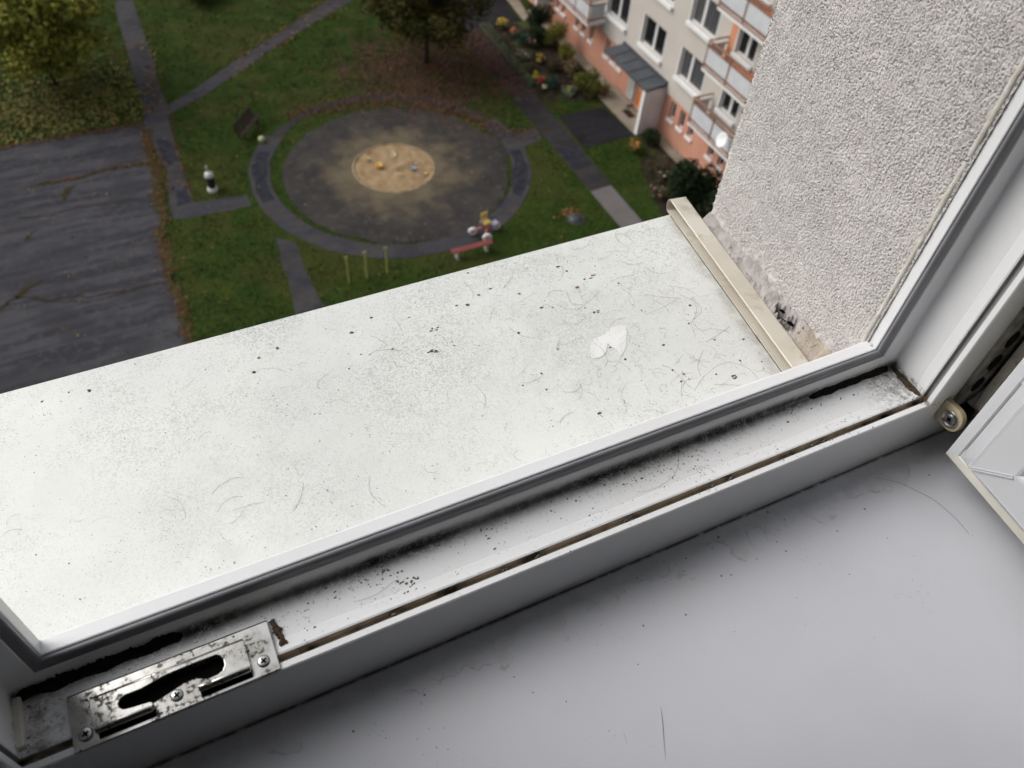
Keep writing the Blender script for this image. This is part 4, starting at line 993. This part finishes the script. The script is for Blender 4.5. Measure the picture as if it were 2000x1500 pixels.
def tree(name, lab, x, y, hc, R, n, clumps, cr, leaf, m, trunk_r, group=None):
    t = thing(name, lab, 'tree', (x, y, G), group)
    P, cc = crown_pts((x, y, G+hc), R, n, clumps, cr)
    V, F = sprinkle(P, leaf, .9, .75); fast_mesh('crown', V, F, m, None, t)
    mb = MB(); mb.tube([(x, y, G), (x+.03, y, G+hc*.35), (x-.05, y+.04, G+hc*.7), (x, y, G+hc+R[2]*.6)], [trunk_r*1.25, trunk_r, trunk_r*.7, trunk_r*.2], 10)
    mb.build('trunk', M['bark'], t, smooth=True)
    mb = MB()
    for k in cc[:34]:
        z0 = G+hc*random.uniform(.45, .9); mid = Vector((x, y, z0)).lerp(k, .5)+Vector((0, 0, .25))
        mb.tube([(x, y, z0), mid, k], [trunk_r*.4, trunk_r*.22, .012], 5, cap=False)
    mb.build('limbs', M['bark'], t); return t
tree('maple_tree', 'yellow-green leafy young tree by the corner of the asphalt yard', -2.82, 45.0, 3.5, (3.1, 3.1, 2.3), 26000, 130, .85, .115, M['fyg'], .10)
tree('broadleaf_tree', 'dark sparse tree over reddish leaf litter in the far middle', 16.22, 41.15, 3.9, (3.4, 3.4, 2.3), 16000, 80, .85, .095, M['fdk'], .11)
def shrub(lab, x, y, r, h, m, leaf=.06, n=700, flowers=None, cat='shrub', name='shrub', fn=60, group='shrubs in the garden beds'):
    t = thing(name, lab, cat, (x, y, G), group); P = []
    cl = [(x+random.uniform(-.6, .6)*r, y+random.uniform(-.6, .6)*r, G+h*random.uniform(.35, .8)) for _ in range(9)]
    for _ in range(n):
        k = random.choice(cl); v = Vector([random.gauss(0, 1) for _ in range(3)]).normalized()*random.random()**.5
        P.append((k[0]+v[0]*r*.5, k[1]+v[1]*r*.5, max(G+.03, k[2]+v[2]*h*.4)))
    V, F = sprinkle(P, leaf, .9, .6); ms_ = [m]; mi_ = np.zeros(len(F), int)
    if flowers:
        P = []
        for _ in range(fn):
            k = random.choice(cl); v = Vector([random.gauss(0, 1) for _ in range(3)]).normalized(); v[2] = abs(v[2]); P.append((k[0]+v[0]*r*.5, k[1]+v[1]*r*.5, k[2]+v[2]*h*.4+.03))
        V2, F2 = sprinkle(P, .055, .5, .9); F = np.vstack([F, F2+len(V)]); V = np.vstack([V, V2]); ms_.append(flowers); mi_ = np.r_[mi_, np.ones(len(F2), int)]
    fast_mesh('foliage', V, F, ms_, mi_, t)
    mb = MB()
    for k in cl: mb.tube([(x, y, G), ((x+k[0])/2, (y+k[1])/2, G+h*.3), k], [.02, .015, .006], 4, cap=False)
    mb.build('stem', M['bark'], t)
    return t
yel = mat('yellow_petals', (.5250, .3750, .0375), rough=.7); ora = mat('orange_petals', (.5250, .1875, .0500), rough=.7); red = mat('red_petals', (.3500, .0438, .0250), rough=.7); pink = mat('pink_petals', (.4375, .2500, .2125), rough=.7); whi = mat('cream_petals', (.5625, .5250, .4000), rough=.7)
fg = mat('green_leaves', (.0562, .0813, .0250), (.0875, .1063, .0325), scale=3, rough=.85); ft = mat('blue_green_leaves', (.0275, .0625, .0450), (.0438, .0813, .0562), scale=3, rough=.85)
fy_ = mat('gold_leaves', (.1625, .1438, .0250), (.1000, .1000, .0225), scale=2, rough=.85); fb = mat('tan_leaves', (.2125, .1500, .0875), (.1250, .0875, .0562), scale=3, rough=.9); fgr = mat('grey_leaves', (.1500, .1750, .1250), (.1000, .1250, .0875), scale=3, rough=.9)
fol = mat('olive_leaves', (.0750, .0813, .0225), (.1250, .1187, .0300), scale=2, rough=.85); fdr = mat('dull_leaves', (.0562, .0475, .0300), (.0938, .0750, .0450), scale=3, rough=.9)
shrub('very dark evergreen bush at the far end of the garden bed', 23.9, 42.2, .95, 1.5, M['fev'], .08, 1500)
shrub('tall golden-green bush against the far salmon wall', 24.05, 40.3, .75, 1.5, fy_, .07, 1100)
shrub('second golden bush, nearer, by the beige apron', 23.8, 38.5, .60, 1.2, fy_, .07, 800)
shrub('dark green bush between the evergreen and the golden bush', 23.4, 41.1, .7, 1.1, M['fev'], .07, 900)
shrub('yellow flowering clump at the far corner of the garden bed', 22.0, 43.4, .42, .5, fg, .05, 350, yel, fn=110)
shrub('orange flowering clump beside the yellow one', 22.3, 42.3, .36, .45, ft, .05, 330, ora, fn=60)
shrub('blue-green leafy clump behind the orange flowers', 22.5, 41.5, .55, .5, ft, .07, 450)
shrub('dull brown clump in the middle of the garden bed', 22.7, 40.9, .5, .5, fdr, .06, 400, pink, fn=16)
shrub('grey-green clump near the edging hedge', 21.6, 39.9, .5, .4, fgr, .05, 300, pink, fn=14)
shrub('small clump with yellow flowers in the middle of the garden', 22.5, 39.1, .35, .4, fdr, .05, 260, yel, fn=45)
shrub('tan withered bush beside the beige apron', 23.6, 37.3, .65, .8, fb, .06, 600)
shrub('brown withered perennials between the golden bushes', 22.8, 38.0, .6, .5, fdr, .06, 480)
shrub('yellow flowering clump just above the red flowers', 21.3, 37.5, .25, .35, fg, .05, 180, yel, fn=55)
shrub('red flowering clump by the end of the edging hedge', 21.35, 36.85, .34, .45, fdr, .05, 240, red, fn=110)
shrub('rounded blue-green clump right of the red flowers', 21.95, 36.5, .46, .55, ft, .06, 520)
shrub('cream flowering clump at the near end of the garden', 21.25, 36.25, .2, .3, fdr, .04, 120, whi, fn=26)
shrub('silvery grey-green clump near the entrance lawn', 22.45, 35.5, .5, .4, fgr, .06, 420, yel, fn=14)
shrub('large olive-green bush left of the entrance', 23.5, 35.3, .95, 1.15, fol, .07, 1700)
shrub('dark red-leaved potted plant beside the entrance step', 24.25, 34.75, .28, .5, fdr, .05, 260, red, fn=24)
shrub('brown soil-coloured clump near the edging hedge', 21.6, 38.5, .5, .3, fdr, .05, 300)
shrub('big dark conifer bush beside the windowsill end', 23.3, 24.9, 1.30, 2.3, M['fev'], .10, 5200)
shrub('second dark bush right of the conifer, by the salmon wall', 23.9, 23.3, .9, 1.6, M['fev'], .10, 2400)
shrub('small ochre-leaved shrub on the lawn near the porch', 23.0, 29.5, .45, .7, fol, .06, 420, ora, fn=30)
shrub('withered brown shrub in the near garden bed', 23.4, 27.7, .7, .6, fdr, .06, 600)
shrub('low brown plants left of the conifer bush', 22.2, 25.9, .6, .4, fdr, .06, 450, pink, fn=20)
shrub('dark green shrub against the porch side wall', 24.2, 29.9, .6, .7, M['fev'], .07, 700)
shrub('dull shrub with pale flowers between conifer and porch', 23.1, 26.7, .5, .45, fdr, .06, 380, whi, fn=10)
shrub('dark round bush at the far edge of the lawn', 6.15, 51.9, 1.15, 1.3, M['fev'], .09, 1600, name='bush', cat='bush', group='bushes on the lawn')

# ================================================================ SMALL THINGS IN THE YARD
def planks(mb, c, U_, V_, W_, L_, n, w_, gap, th, mi=0):
    for i in range(n):
        mb.obox(Vector(c)+V_*((i-(n-1)/2)*(w_+gap)), U_*L_/2, V_*w_/2, W_*th/2, mi)
redw = mat('red_paint', (.20, .042, .040), (.15, .032, .030), scale=4, rough=.6); conc = mat('bench_concrete', (.3250, .3187, .2875), (.2500, .2500, .2250), scale=8, rough=.9)
c_ = Vector((12.0, 25.25, G)); U_ = Vector((1, .01, 0)).normalized(); V_ = Vector((-.01, 1, 0)).normalized(); Z_ = Vector((0, 0, 1))
be = thing('garden_bench', 'backless bench with red seat planks on two concrete feet', 'bench', tuple(c_), 'benches round the play circle')
mb = MB(); planks(mb, c_+Z_*.44, U_, V_, Z_, 1.95, 3, .085, .012, .045); mb.build('seat', redw, be, bevel=.006)
for s_ in (-.70, .70):
    mb = MB(); mb.prism([(-.17, 0), (.17, 0), (.12, .20), (.18, .41), (-.18, .41), (-.12, .20)], -.05, .05, f=lambda u, v, w_: tuple(c_+U_*(s_+w_)+V_*u+Z_*v)); mb.build('leg', conc, be, bevel=.01)
brw = mat('weathered_brown_wood', (.0562, .0400, .0325), (.0350, .0263, .0238), scale=6, rough=.85)
c_ = Vector((5.28, 37.75, G)); U_ = Vector((.635, .773, 0)).normalized(); V_ = Vector((.773, -.635, 0)).normalized()
be = thing('garden_bench', 'weathered brown bench with a backrest on the grass', 'bench', tuple(c_), 'benches round the play circle')
mb = MB(); planks(mb, c_+Z_*.43+V_*.08, U_, V_, Z_, 1.85, 4, .095, .014, .04); mb.build('seat', brw, be, bevel=.004)
mb = MB(); bv = (V_*-.25+Z_).normalized(); bn = V_.cross(U_)
for k in range(3): mb.obox(c_-V_*(.18+.03*k)+Z_*(.53+.125*k), U_*.925, bv*.048, V_*.016)
mb.build('backrest', brw, be, bevel=.004)
for s_ in (-.72, .72):
    mb = MB(); mb.obox(c_+U_*s_+V_*.2+Z_*.20, U_*.035, V_*.035, Z_*.20); mb.obox(c_+U_*s_-V_*.18+Z_*.40, U_*.035, (V_*.035), (Z_*1+V_*-.22)*.42); mb.obox(c_+U_*s_+V_*.02+Z_*.385, U_*.03, V_*.2, Z_*.025)
    mb.build('leg', brw, be, bevel=.004)
ypost = mat('faded_yellow_paint', (.34, .33, .09), (.26, .27, .08), scale=5, rough=.6)
for (x, y, lb) in ((6.42, 25.45, 'leftmost of three thin yellow posts near the windowsill edge'), (7.22, 25.47, 'middle one of three thin yellow posts'), (8.12, 25.42, 'rightmost of three thin yellow posts, beside the curved path')):
    p = thing('post', lb, 'post', (x, y, G), 'yellow posts in the grass')
    MB().tube([(x, y, G), (x, y, G+1.45)], .036, 12).build('pole', ypost, p, smooth=False)
    MB().tube([(x, y, G+1.38), (x-.10, y+.02, G+1.42)], .022, 8).build('hook', ypost, p)
# squat black and white bin
wpl = mat('white_enamel', (.52, .52, .50), (.42, .42, .40), scale=8, rough=.5); bpl = mat('black_plastic', (.006, .006, .007), rough=.7)
c_ = (2.60, 33.60, G)
p = thing('litter_bin', 'squat black drum with white domed lid and white foot on the lawn', 'bin', c_)
MB().lathe([(0, 0), (.23, 0), (.24, .08), (.21, .20), (.17, .22)], 28, c_).build('foot', wpl, p, smooth=True)
MB().lathe([(.17, .20), (.175, .30), (.185, .60), (.19, .80)], 28, c_).build('drum', bpl, p, smooth=True)
MB().lathe([(.18, .78), (.205, .80), (.21, .86), (.17, .98), (.09, 1.04), (0, 1.05)], 28, c_).build('lid', wpl, p, smooth=True)
MB().tube([(2.60, 33.62, G+1.04), (2.57, 33.74, G+1.20), (2.62, 33.80, G+1.26)], [.06, .05, .035], 10).build('handle', mat('grey_metal', (.22, .22, .22), rough=.5), p, smooth=True)
# ball
c_ = (5.68, 36.62, G+.17)
p = thing('ball', 'pale yellow-green ball on the path beside the brown bench', 'ball', (5.68, 36.62, G))
MB().sphere(c_, .155, 16).build('shell', mat('yellow_green_ball', (.30, .36, .13), (.38, .42, .2), scale=6, rough=.5), p, smooth=True)
mb = MB(); mb.tube([(c_[0]+.167*math.cos(a), c_[1]+.167*math.sin(a)*.6, c_[2]+.167*math.sin(a)*.8) for a in np.linspace(0, 2*math.pi, 30)], .005, 5, cap=False); mb.build('seam', wpl, p)
# dark dome lid in the lawn
c_ = (17.55, 25.75, G)
p = thing('manhole', 'dark round domed cover sunk in the lawn beside a few orange leaves', 'manhole', c_)
MB().lathe([(0, .17), (.12, .165), (.27, .11), (.33, .06), (.345, 0)], 28, c_).build('lid', mat('dark_iron', (.030, .032, .042), (.022, .023, .03), scale=6, rough=.55), p, smooth=True)
MB().lathe([(.345, .0), (.36, .035), (.43, .03), (.44, 0)], 28, c_).build('collar', mat('dark_concrete', (.06, .06, .058), rough=.9), p, smooth=True)
leaves('fallen_leaves', 'orange leaves round the dark domed cover', [(17.5+random.gauss(0, .3), 26.3+random.gauss(0, .14), G+.05) for _ in range(110)], .055, [M['leafA'], M['leafC']], [.7, .3])
# toy tricycle
tq = thing('ride_on_toy', 'white-wheeled toddler tricycle with yellow seat and red frame beside the red bench', 'tricycle', (13.1, 26.3, G))
twh = mat('white_toy_plastic', (.62, .58, .56), rough=.5); tye = mat('yellow_toy_plastic', (.52, .36, .07), rough=.5); trd = mat('red_toy_plastic', (.32, .07, .06), rough=.5); tbl = mat('blue_toy_plastic', (.09, .10, .22), rough=.5); tnv = mat('lilac_toy_plastic', (.34, .33, .45), rough=.5)
for (x, y, r_, ang) in ((12.68, 26.42, .16, .5), (13.02, 25.90, .17, .5), (13.62, 26.42, .15, .3)):
    ax_ = Vector((math.cos(ang+.9), math.sin(ang+.9), 0)); u_ = Vector((-ax_[1], ax_[0], 0)); c_ = Vector((x, y, G+r_)); n_ = 24
    mb = MB(); P = []
    for s_ in (-.05, .05):
        for k in range(n_): a = 2*math.pi*k/n_; P.append(c_+ax_*s_+u_*r_*math.cos(a)+Z_*r_*math.sin(a))
    mb.add(P, [tuple(range(n_))[::-1], tuple(range(n_, 2*n_))]+[(k, (k+1) % n_, n_+(k+1) % n_, n_+k) for k in range(n_)])
    w_ = mb.build('wheel', twh, tq, bevel=.02)
    mb = MB(); mb.obox(c_, ax_*.065, u_*.04, Z_*.04); mb.build('hub', trd, w_, bevel=.01)
mb = MB(); mb.tube([(12.72, 26.40, G+.20), (12.95, 26.30, G+.34), (13.25, 26.25, G+.36), (13.58, 26.42, G+.18)], .035, 8); mb.tube([(12.98, 25.95, G+.2), (13.1, 26.15, G+.34), (13.25, 26.25, G+.36)], .035, 8); mb.build('frame', trd, tq)
mb = MB(); mb.obox((13.18, 26.42, G+.44), (.16, .05, 0), (-.05, .14, 0), (0, 0, .035)); mb.obox((13.20, 26.62, G+.56), (.15, .03, 0), (0, .03, .02), (0, 0, .14)); mb.build('seat', tye, tq, bevel=.03)
mb = MB(); mb.tube([(13.0, 26.3, G+.35), (13.02, 26.34, G+.62)], .025, 8); mb.tube([(12.85, 26.22, G+.62), (13.2, 26.45, G+.62)], .028, 8); mb.build('handlebar', tbl, tq)
mb = MB(); mb.obox((13.52, 26.38, G+.30), (.13, .06, 0), (-.04, .10, 0), (0, 0, .05)); mb.build('tray', tnv, tq, bevel=.02)
tq.scale = (1.25, 1.25, 1.25)
# toys in the sand
def bucket(x, y, r_, h, m, lab):
    p = thing('toy_bucket', lab, 'toy', (x, y, G+.06), 'toys in the sandpit'); c_ = (x, y, G+.06)
    MB().lathe([(0, .004), (r_*.72, .004), (r_, h), (r_*1.06, h), (r_*1.06, h-.012), (r_*.9, h*.5), (0, .02)], 20, c_).build('tub', m, p, smooth=True)
    mb = MB(); mb.tube([(x+r_*math.cos(a), y, G+.06+h+r_*.8*math.sin(a)) for a in np.linspace(0, math.pi, 12)], .007, 5); mb.build('handle', wpl, p)
def torus(x, y, R_, r_, m, lab, tilt=.2):
    p = thing('toy_ring', lab, 'toy', (x, y, G+.07), 'toys in the sandpit')
    MB().tube([(x+R_*math.cos(a), y+R_*math.sin(a), G+.07+r_+tilt*R_*math.sin(a)) for a in np.linspace(-2.7, 1.6 if tilt > .1 else 3.5, 24)], r_, 8).build('ring_body', m, p, smooth=True)
def shovel(x, y, ang, m, lab):
    p = thing('toy_shovel', lab, 'toy', (x, y, G+.07), 'toys in the sandpit'); u_ = Vector((math.cos(ang), math.sin(ang), 0)); v_ = Vector((-u_[1], u_[0], 0)); c_ = Vector((x, y, G+.09))
    mb = MB(); mb.tube([c_-u_*.05, c_-u_*.26], .016, 8); mb.obox(c_-u_*.27, u_*.012, v_*.045, Z_*.012); mb.build('handle', m, p)
    mb = MB(); mb.prism([(-.06, -.05), (.07, -.06), (.12, 0), (.07, .06), (-.06, .05)], -.008, .008, f=lambda a, b2, w_: tuple(c_+u_*a+v_*b2+Z_*(w_+.01+a*.1))); mb.build('blade', m, p, bevel=.004)
bucket(10.30, 32.55, .15, .22, mat('bright_yellow', (.70, .44, .06), rough=.4), 'bright yellow bucket, the largest yellow toy in the sandpit')
bucket(11.78, 31.85, .12, .15, mat('pale_blue', (.30, .36, .40), rough=.5), 'pale blue-grey bucket in the right half of the sandpit')
bucket(10.02, 33.35, .10, .12, mat('pale_yellow', (.52, .42, .16), rough=.5), 'pale yellow small bucket at the left edge of the sandpit')
torus(11.30, 33.30, .12, .030, mat('ivory', (.62, .55, .38), rough=.5), 'ivory ring toy in the upper middle of the sandpit')
torus(11.40, 32.55, .11, .026, mat('pale_pink', (.52, .38, .36), rough=.5), 'pale pink ring toy in the centre of the sandpit')
shovel(10.32, 33.95, .8, trd, 'red shovel at the far left rim of the sandpit')
shovel(12.08, 32.25, .2, mat('grey_green', (.26, .30, .22), rough=.5), 'grey-green shovel near the blue bucket')
shovel(11.95, 31.62, 1.8, mat('mauve', (.28, .16, .24), rough=.5), 'mauve shovel just below the blue bucket')
shovel(11.10, 31.72, 2.5, mat('dull_yellow', (.42, .32, .12), rough=.5), 'dull yellow shovel at the near side of the sandpit')
shovel(12.25, 31.35, .6, mat('sand_yellow', (.48, .34, .12), rough=.5), 'sand-yellow shovel at the right rim of the sandpit')
# small white hoop at the path corner
p = thing('garden_hoop', 'tiny white hoop at the far corner of the garden path', 'hoop', (20.95, 44.0, G))
MB().tube([(20.95+.12*math.cos(a), 44.0, G+.16+.14*math.sin(a)) for a in np.linspace(-3.6, .46, 20)], .020, 6).build('bow', wpl, p)

# ================================================================ APARTMENT BUILDING
XW = 25.2
cream = mat('cream_render', (.5000, .4625, .4188), (.4562, .4188, .3812), scale=.7, rough=.9, bump=.004, bscale=60)
peach = mat('salmon_render', (.5250, .2687, .1938), (.4750, .2375, .1688), scale=.8, rough=.9, bump=.004, bscale=60)
balc_peach = mat('orange_render', (.6000, .2750, .1625), (.5250, .2375, .1438), scale=1.2, rough=.9)
bwhite = mat('white_painted_trim', (.72, .72, .71), (.66, .66, .65), scale=5, rough=.6)
bframe = mat('white_window_frame', (.62, .62, .62), rough=.5)
rust = mat('brown_railing', (.2500, .1313, .0875), (.1875, .1000, .0688), scale=5, rough=.7)
panelm = mat('pale_balcony_panel', (.5250, .5375, .5625), (.4625, .4750, .5000), scale=3, rough=.55)
dglass = mat('dark_window_glass', (.012, .013, .014), rough=.06, spec=.5)
cglass = mat('curtained_glass', (.045, .045, .050), (.09, .09, .09), scale=1.2, rough=.08, aniso=(1, 6, .3))
roofm = mat('slate_grey_canopy', (.0600, .0675, .0800), (.0450, .0500, .0600), scale=1.5, rough=.6)
porchm = mat('pinkish_porch_wall', (.68, .63, .635), (.63, .59, .595), scale=1.5, rough=.9)
doorm = mat('orange_wood_door', (.6250, .2125, .0500), (.5000, .1625, .0375), scale=6, rough=.5)
apt = thing('apartment_building', 'cream and salmon apartment block with balconies and a grey-roofed entrance', 'building', (XW, 33, G))
gz = lambda z: G+z
Ya, Yb = 12.0, 60.0; TOPZ = 27.0
# wall with real openings: assemble from horizontal strips between openings
wins = []
for yc in (29.20, 32.68, 36.15):
    for fl in range(9): wins.append((yc-1.02, yc+1.02, 3.50+2.78*fl, 4.98+2.78*fl))
for yc in (26.05, 21.3, 40.3, 44.0):
    for fl in range(9): wins.append((yc-.66, yc+.66, 3.72+2.78*fl, 4.92+2.78*fl))
small = [(y, y+.42, 1.18, 2.12) for y in (29.70, 28.85, 28.00, 26.20, 25.35, 36.45, 35.70, 35.05, 39.9, 39.15, 38.25, 43.2, 42.3, 41.6)]
def wall_strips(mb, y0, y1, z0, z1, ops, x0, x1):
    zs_ = sorted({z0, z1, *[o[2] for o in ops], *[o[3] for o in ops]}); zs_ = [z for z in zs_ if z0 <= z <= z1]
    for a, b2 in zip(zs_[:-1], zs_[1:]):
        row = sorted([(o[0], o[1]) for o in ops if o[2] <= a+1e-6 and o[3] >= b2-1e-6]); y = y0
        for (p_, q_) in row:
            if p_ > y: mb.box((x0, y, gz(a)), (x1, p_, gz(b2)))
            y = max(y, q_)
        if y < y1: mb.box((x0, y, gz(a)), (x1, y1, gz(b2)))
mb = MB(); wall_strips(mb, Ya, Yb, 2.30, TOPZ, wins, XW, XW+.35); mb.build('wall', cream, apt)
door_op = (31.95, 33.15, .15, 2.25)
mb = MB(); wall_strips(mb, Ya, Yb, 0, 2.297, small+[door_op], XW+.05, XW+.35); mb.build('plinth', peach, apt)
MB().box((XW+.36, Ya, G), (XW+11, Yb, gz(TOPZ+.3))).build('core', mat('dark_interior', (.03, .03, .03), rough=1), apt)
def window(y0, y1, z0, z1, kind=0, deep=.13):
    x = XW+deep; mb = MB(); t = .075
    mb.box((x, y0, gz(z0)), (x+.07, y0+t, gz(z1))); mb.box((x, y1-t, gz(z0)), (x+.07, y1, gz(z1))); mb.box((x, y0+t, gz(z0)), (x+.07, y1-t, gz(z0)+t)); mb.box((x, y0+t, gz(z1)-t), (x+.07, y1-t, gz(z1)))
    f = None
    if y1-y0 > 1:
        ym = y0+(y1-y0)*(.60 if kind == 1 else .5); mb.box((x-.012, ym-.085, gz(z0)+t), (x+.06, ym+.085, gz(z1)-t))
    f = mb.build('window', bframe, apt)
    MB().box((x+.03, y0+t, gz(z0)+t), (x+.045, y1-t, gz(z1)-t)).build('pane', (dglass, cglass)[kind % 2 if y1-y0 > 1.5 else 0], f)
    if y1-y0 > 1:
        MB().box((XW-.16, y0-.06, gz(z0)-.20), (XW+.10, y1+.06, gz(z0)-.02)).build('sill', bwhite, f, bevel=.01)
        MB().box((XW-.012, y0-.09, gz(z0)-.02), (XW+.12, y0-.002, gz(z1)+.05)).build('surround', mat_wh, f); MB().box((XW-.012, y1+.002, gz(z0)-.02), (XW+.12, y1+.09, gz(z1)+.05)).build('surround', mat_wh, f)
    else:
        MB().box((XW-.03, y0-.07, gz(z0)-.16), (XW+.12, y1+.07, gz(z0)-.01)).build('sill', bwhite, f)
    return f
mat_wh = mat('pale_window_surround', (.60, .60, .60), rough=.8)
kinds = {}
for i, (a, b2, c0_, d0_) in enumerate(wins):
    if c0_ > 12.5: continue
    if not (24 < a < 46): continue
    window(a, b2, c0_, d0_, 1 if 28 < a < 29 else 0)
for a, b2, c0_, d0_ in small: window(a, b2, c0_, d0_, 0, .17)
# balconies
def balcony(y0, y1, fl, backmat):
    x0 = 24.1; z = 2.75+2.78*fl
    sl = MB().box((x0, y0, gz(z)), (XW-.002, y1, gz(z+.20))).build('balcony', bwhite, apt)
    mb = MB(); mb.box((x0-.02, y0-.02, gz(z+.145)), (x0+.0, y1+.02, gz(z+.215))); mb.build('drip_edge', rust, sl)
    mb = MB(); n_ = max(1, round((y1-y0)/1.55))
    for i in range(n_+1):
        y = y0+.04+(y1-y0-.08)*i/n_; mb.box((x0+.02, y-.035, gz(z+.2)), (x0+.07, y+.035, gz(z+1.36)))
    mb.box((x0, y0, gz(z+1.36)), (x0+.10, y1, gz(z+1.42))); mb.box((x0+.02, y0, gz(z+.27)), (x0+.06, y1, gz(z+.36))); mb.box((x0+.02, y0, gz(z+1.10)), (x0+.06, y1, gz(z+1.17)))
    for yy_ in (y0, y1-.06):
        mb.box((x0+.1, yy_, gz(z+1.36)), (XW, yy_+.06, gz(z+1.42))); mb.box((x0+.1, yy_, gz(z+.27)), (XW, yy_+.04, gz(z+.36))); mb.box((x0+.1, yy_, gz(z+1.10)), (XW, yy_+.04, gz(z+1.17)))
    mb.build('railing', rust, sl)
    for i in range(n_):
        ya = y0+.04+(y1-y0-.08)*i/n_+.06; yb_ = y0+.04+(y1-y0-.08)*(i+1)/n_-.06
        MB().box((x0+.03, ya, gz(z+.38)), (x0+.05, yb_, gz(z+1.08))).build('panel', panelm, sl)
    for yy_ in (y0+.01, y1-.05): MB().box((x0+.14, yy_, gz(z+.38)), (XW-.12, yy_+.02, gz(z+1.08))).build('panel', panelm, sl)
    if backmat: MB().box((XW-.012, y0+.0, gz(z+.2)), (XW-.002, y1, gz(z+.80))).build('back_wall', backmat, sl)
    return sl
for fl in range(4):
    balcony(22.2, 27.30, fl, balc_peach if fl else None)
    balcony(37.24, 41.9, fl, None)
# orange loggia wall beside the balcony window above the first floor
mb = MB()
for fl in (1, 3): mb.box((XW-.010, 26.75, gz(2.95+2.78*fl)), (XW-.002, 27.25, gz(5.5+2.78*fl)))
mb.build('wall_panel', balc_peach, apt)
# entrance: canopy, cladding wall, door, step
cn = MB(); cn.prism([(23.93, 2.50), (XW+.02, 2.62), (XW+.02, 2.74), (23.93, 2.62)], 30.72, 35.05, f=lambda u, v, w_: (u, w_, gz(v)))
co = cn.build('canopy', roofm, apt, bevel=.01)
mb = MB()
for y in (31.6, 32.5, 33.35, 34.2): mb.prism([(23.94, 2.622), (XW-.1, 2.735), (XW-.1, 2.765), (23.94, 2.652)], y, y+.04, f=lambda u, v, w_: (u, w_, gz(v)))
mb.box((XW-.10, 30.72, gz(2.74)), (XW-.002, 35.05, gz(2.86))); mb.build('seam', roofm, co)
mb = MB().box((23.98, 30.78, G), (XW+.04, 30.98, gz(2.49))); mb.build('porch_wall', porchm, apt)
mb = MB(); mb.box((23.93, 30.765, G), (23.975, 30.995, gz(2.49))); mb.box((24.13, 30.735, G), (24.21, 30.778, gz(2.35))); mb.build('corner_trim', bwhite, apt)
mb = MB(); mb.box((XW+.10, 31.95, gz(.15)), (XW+.16, 33.15, gz(2.25))); d_ = mb.build('door', doorm, apt)
MB().box((XW+.085, 32.95, gz(1.0)), (XW+.10, 33.0, gz(1.25))).build('handle', bwhite, d_); MB().box((XW+.09, 32.15, gz(1.2)), (XW+.10, 32.75, gz(2.0))).build('pane', dglass, d_)
mb = MB(); mb.box((XW-.05, 33.35, gz(.25)), (XW+.045, 34.0, gz(1.75))); mb.build('notice_board', mat('grey_white_board', (.42, .42, .40), (.30, .31, .29), scale=6, rough=.6), apt, bevel=.01)
mb = MB(); mb.box((XW-.42, 33.25, gz(.03)), (XW-.02, 34.9, gz(.16))); mb.build('step', M['paving'], apt)
struct(MB().box((23.85, 30.75, G), (XW+.04, 34.9, gz(.028))).build('pavement', M['paving']))
ap = [(24.55, 12), (24.62, 30.6), (XW+.04, 30.6), (XW+.04, 12)]
sheet('pavement', ap, .014, M['paving'], .03, 21); sheet('pavement', [(24.62, 35.0), (24.5, 45), (25.24, 45), (25.24, 35.0)], .014, M['paving'], .03, 22)
sheet('pavement', kerb_far+[], .022, M['paving'], .02, 23)
# porch of the next entrance
mb = MB().box((24.35, 43.55, G), (XW-.002, 43.75, gz(2.5))); mb.build('porch_wall', bwhite, apt)
mb = MB(); mb.prism([(23.93, 2.50), (XW-.003, 2.62), (XW-.003, 2.74), (23.93, 2.62)], 43.5, 47.8, f=lambda u, v, w_: (u, w_, gz(v))); mb.build('canopy', roofm, apt)
# door mat and dish
mt = MB().box((24.38, 32.25, gz(.030)), (24.80, 33.05, gz(.045))); o = mt.build('doormat', mat('dark_brown_mat', (.035, .022, .020), rough=1), None, bevel=.004); tag(o, 'dark brown doormat on the beige paving before the orange door', 'doormat')
dc = Vector((23.60, 24.20, gz(3.90))); dv_ = Vector((-.75, .1, .35)).normalized(); u_ = dv_.cross(Z_).normalized(); v_ = u_.cross(dv_)
p = thing('satellite_dish', 'white satellite dish on the lowest balcony beside the roughcast wall', 'dish', tuple(dc))
P = [tuple(dc-dv_*.10)]; n_ = 32
for k_, (rr_, dd2) in enumerate(((.12, -.085), (.24, -.045), (.34, .02))):
    for i in range(n_): a = 2*math.pi*i/n_; P.append(tuple(dc+u_*rr_*math.cos(a)+v_*rr_*math.sin(a)+dv_*dd2))
F = [(0, 1+i, 1+(i+1) % n_) for i in range(n_)]
for r in range(2):
    for i in range(n_): F.append((1+r*n_+i, 1+(r+1)*n_+i, 1+(r+1)*n_+(i+1) % n_, 1+r*n_+(i+1) % n_))
o = MB().add(P, F).build('reflector', mat('dish_enamel', (.66, .67, .68), rough=.5), p, smooth=True); s_ = o.modifiers.new('s', 'SOLIDIFY'); s_.thickness = .012
MB().tube([dc-v_*.40+dv_*.02, dc-v_*.2+dv_*.42], .014, 6).build('feed_arm', bframe, p)
MB().tube([dc-dv_*.1, (24.12, 24.2, gz(3.8)), (24.12, 24.2, gz(3.2))], .025, 6).build('bracket', bframe, p)
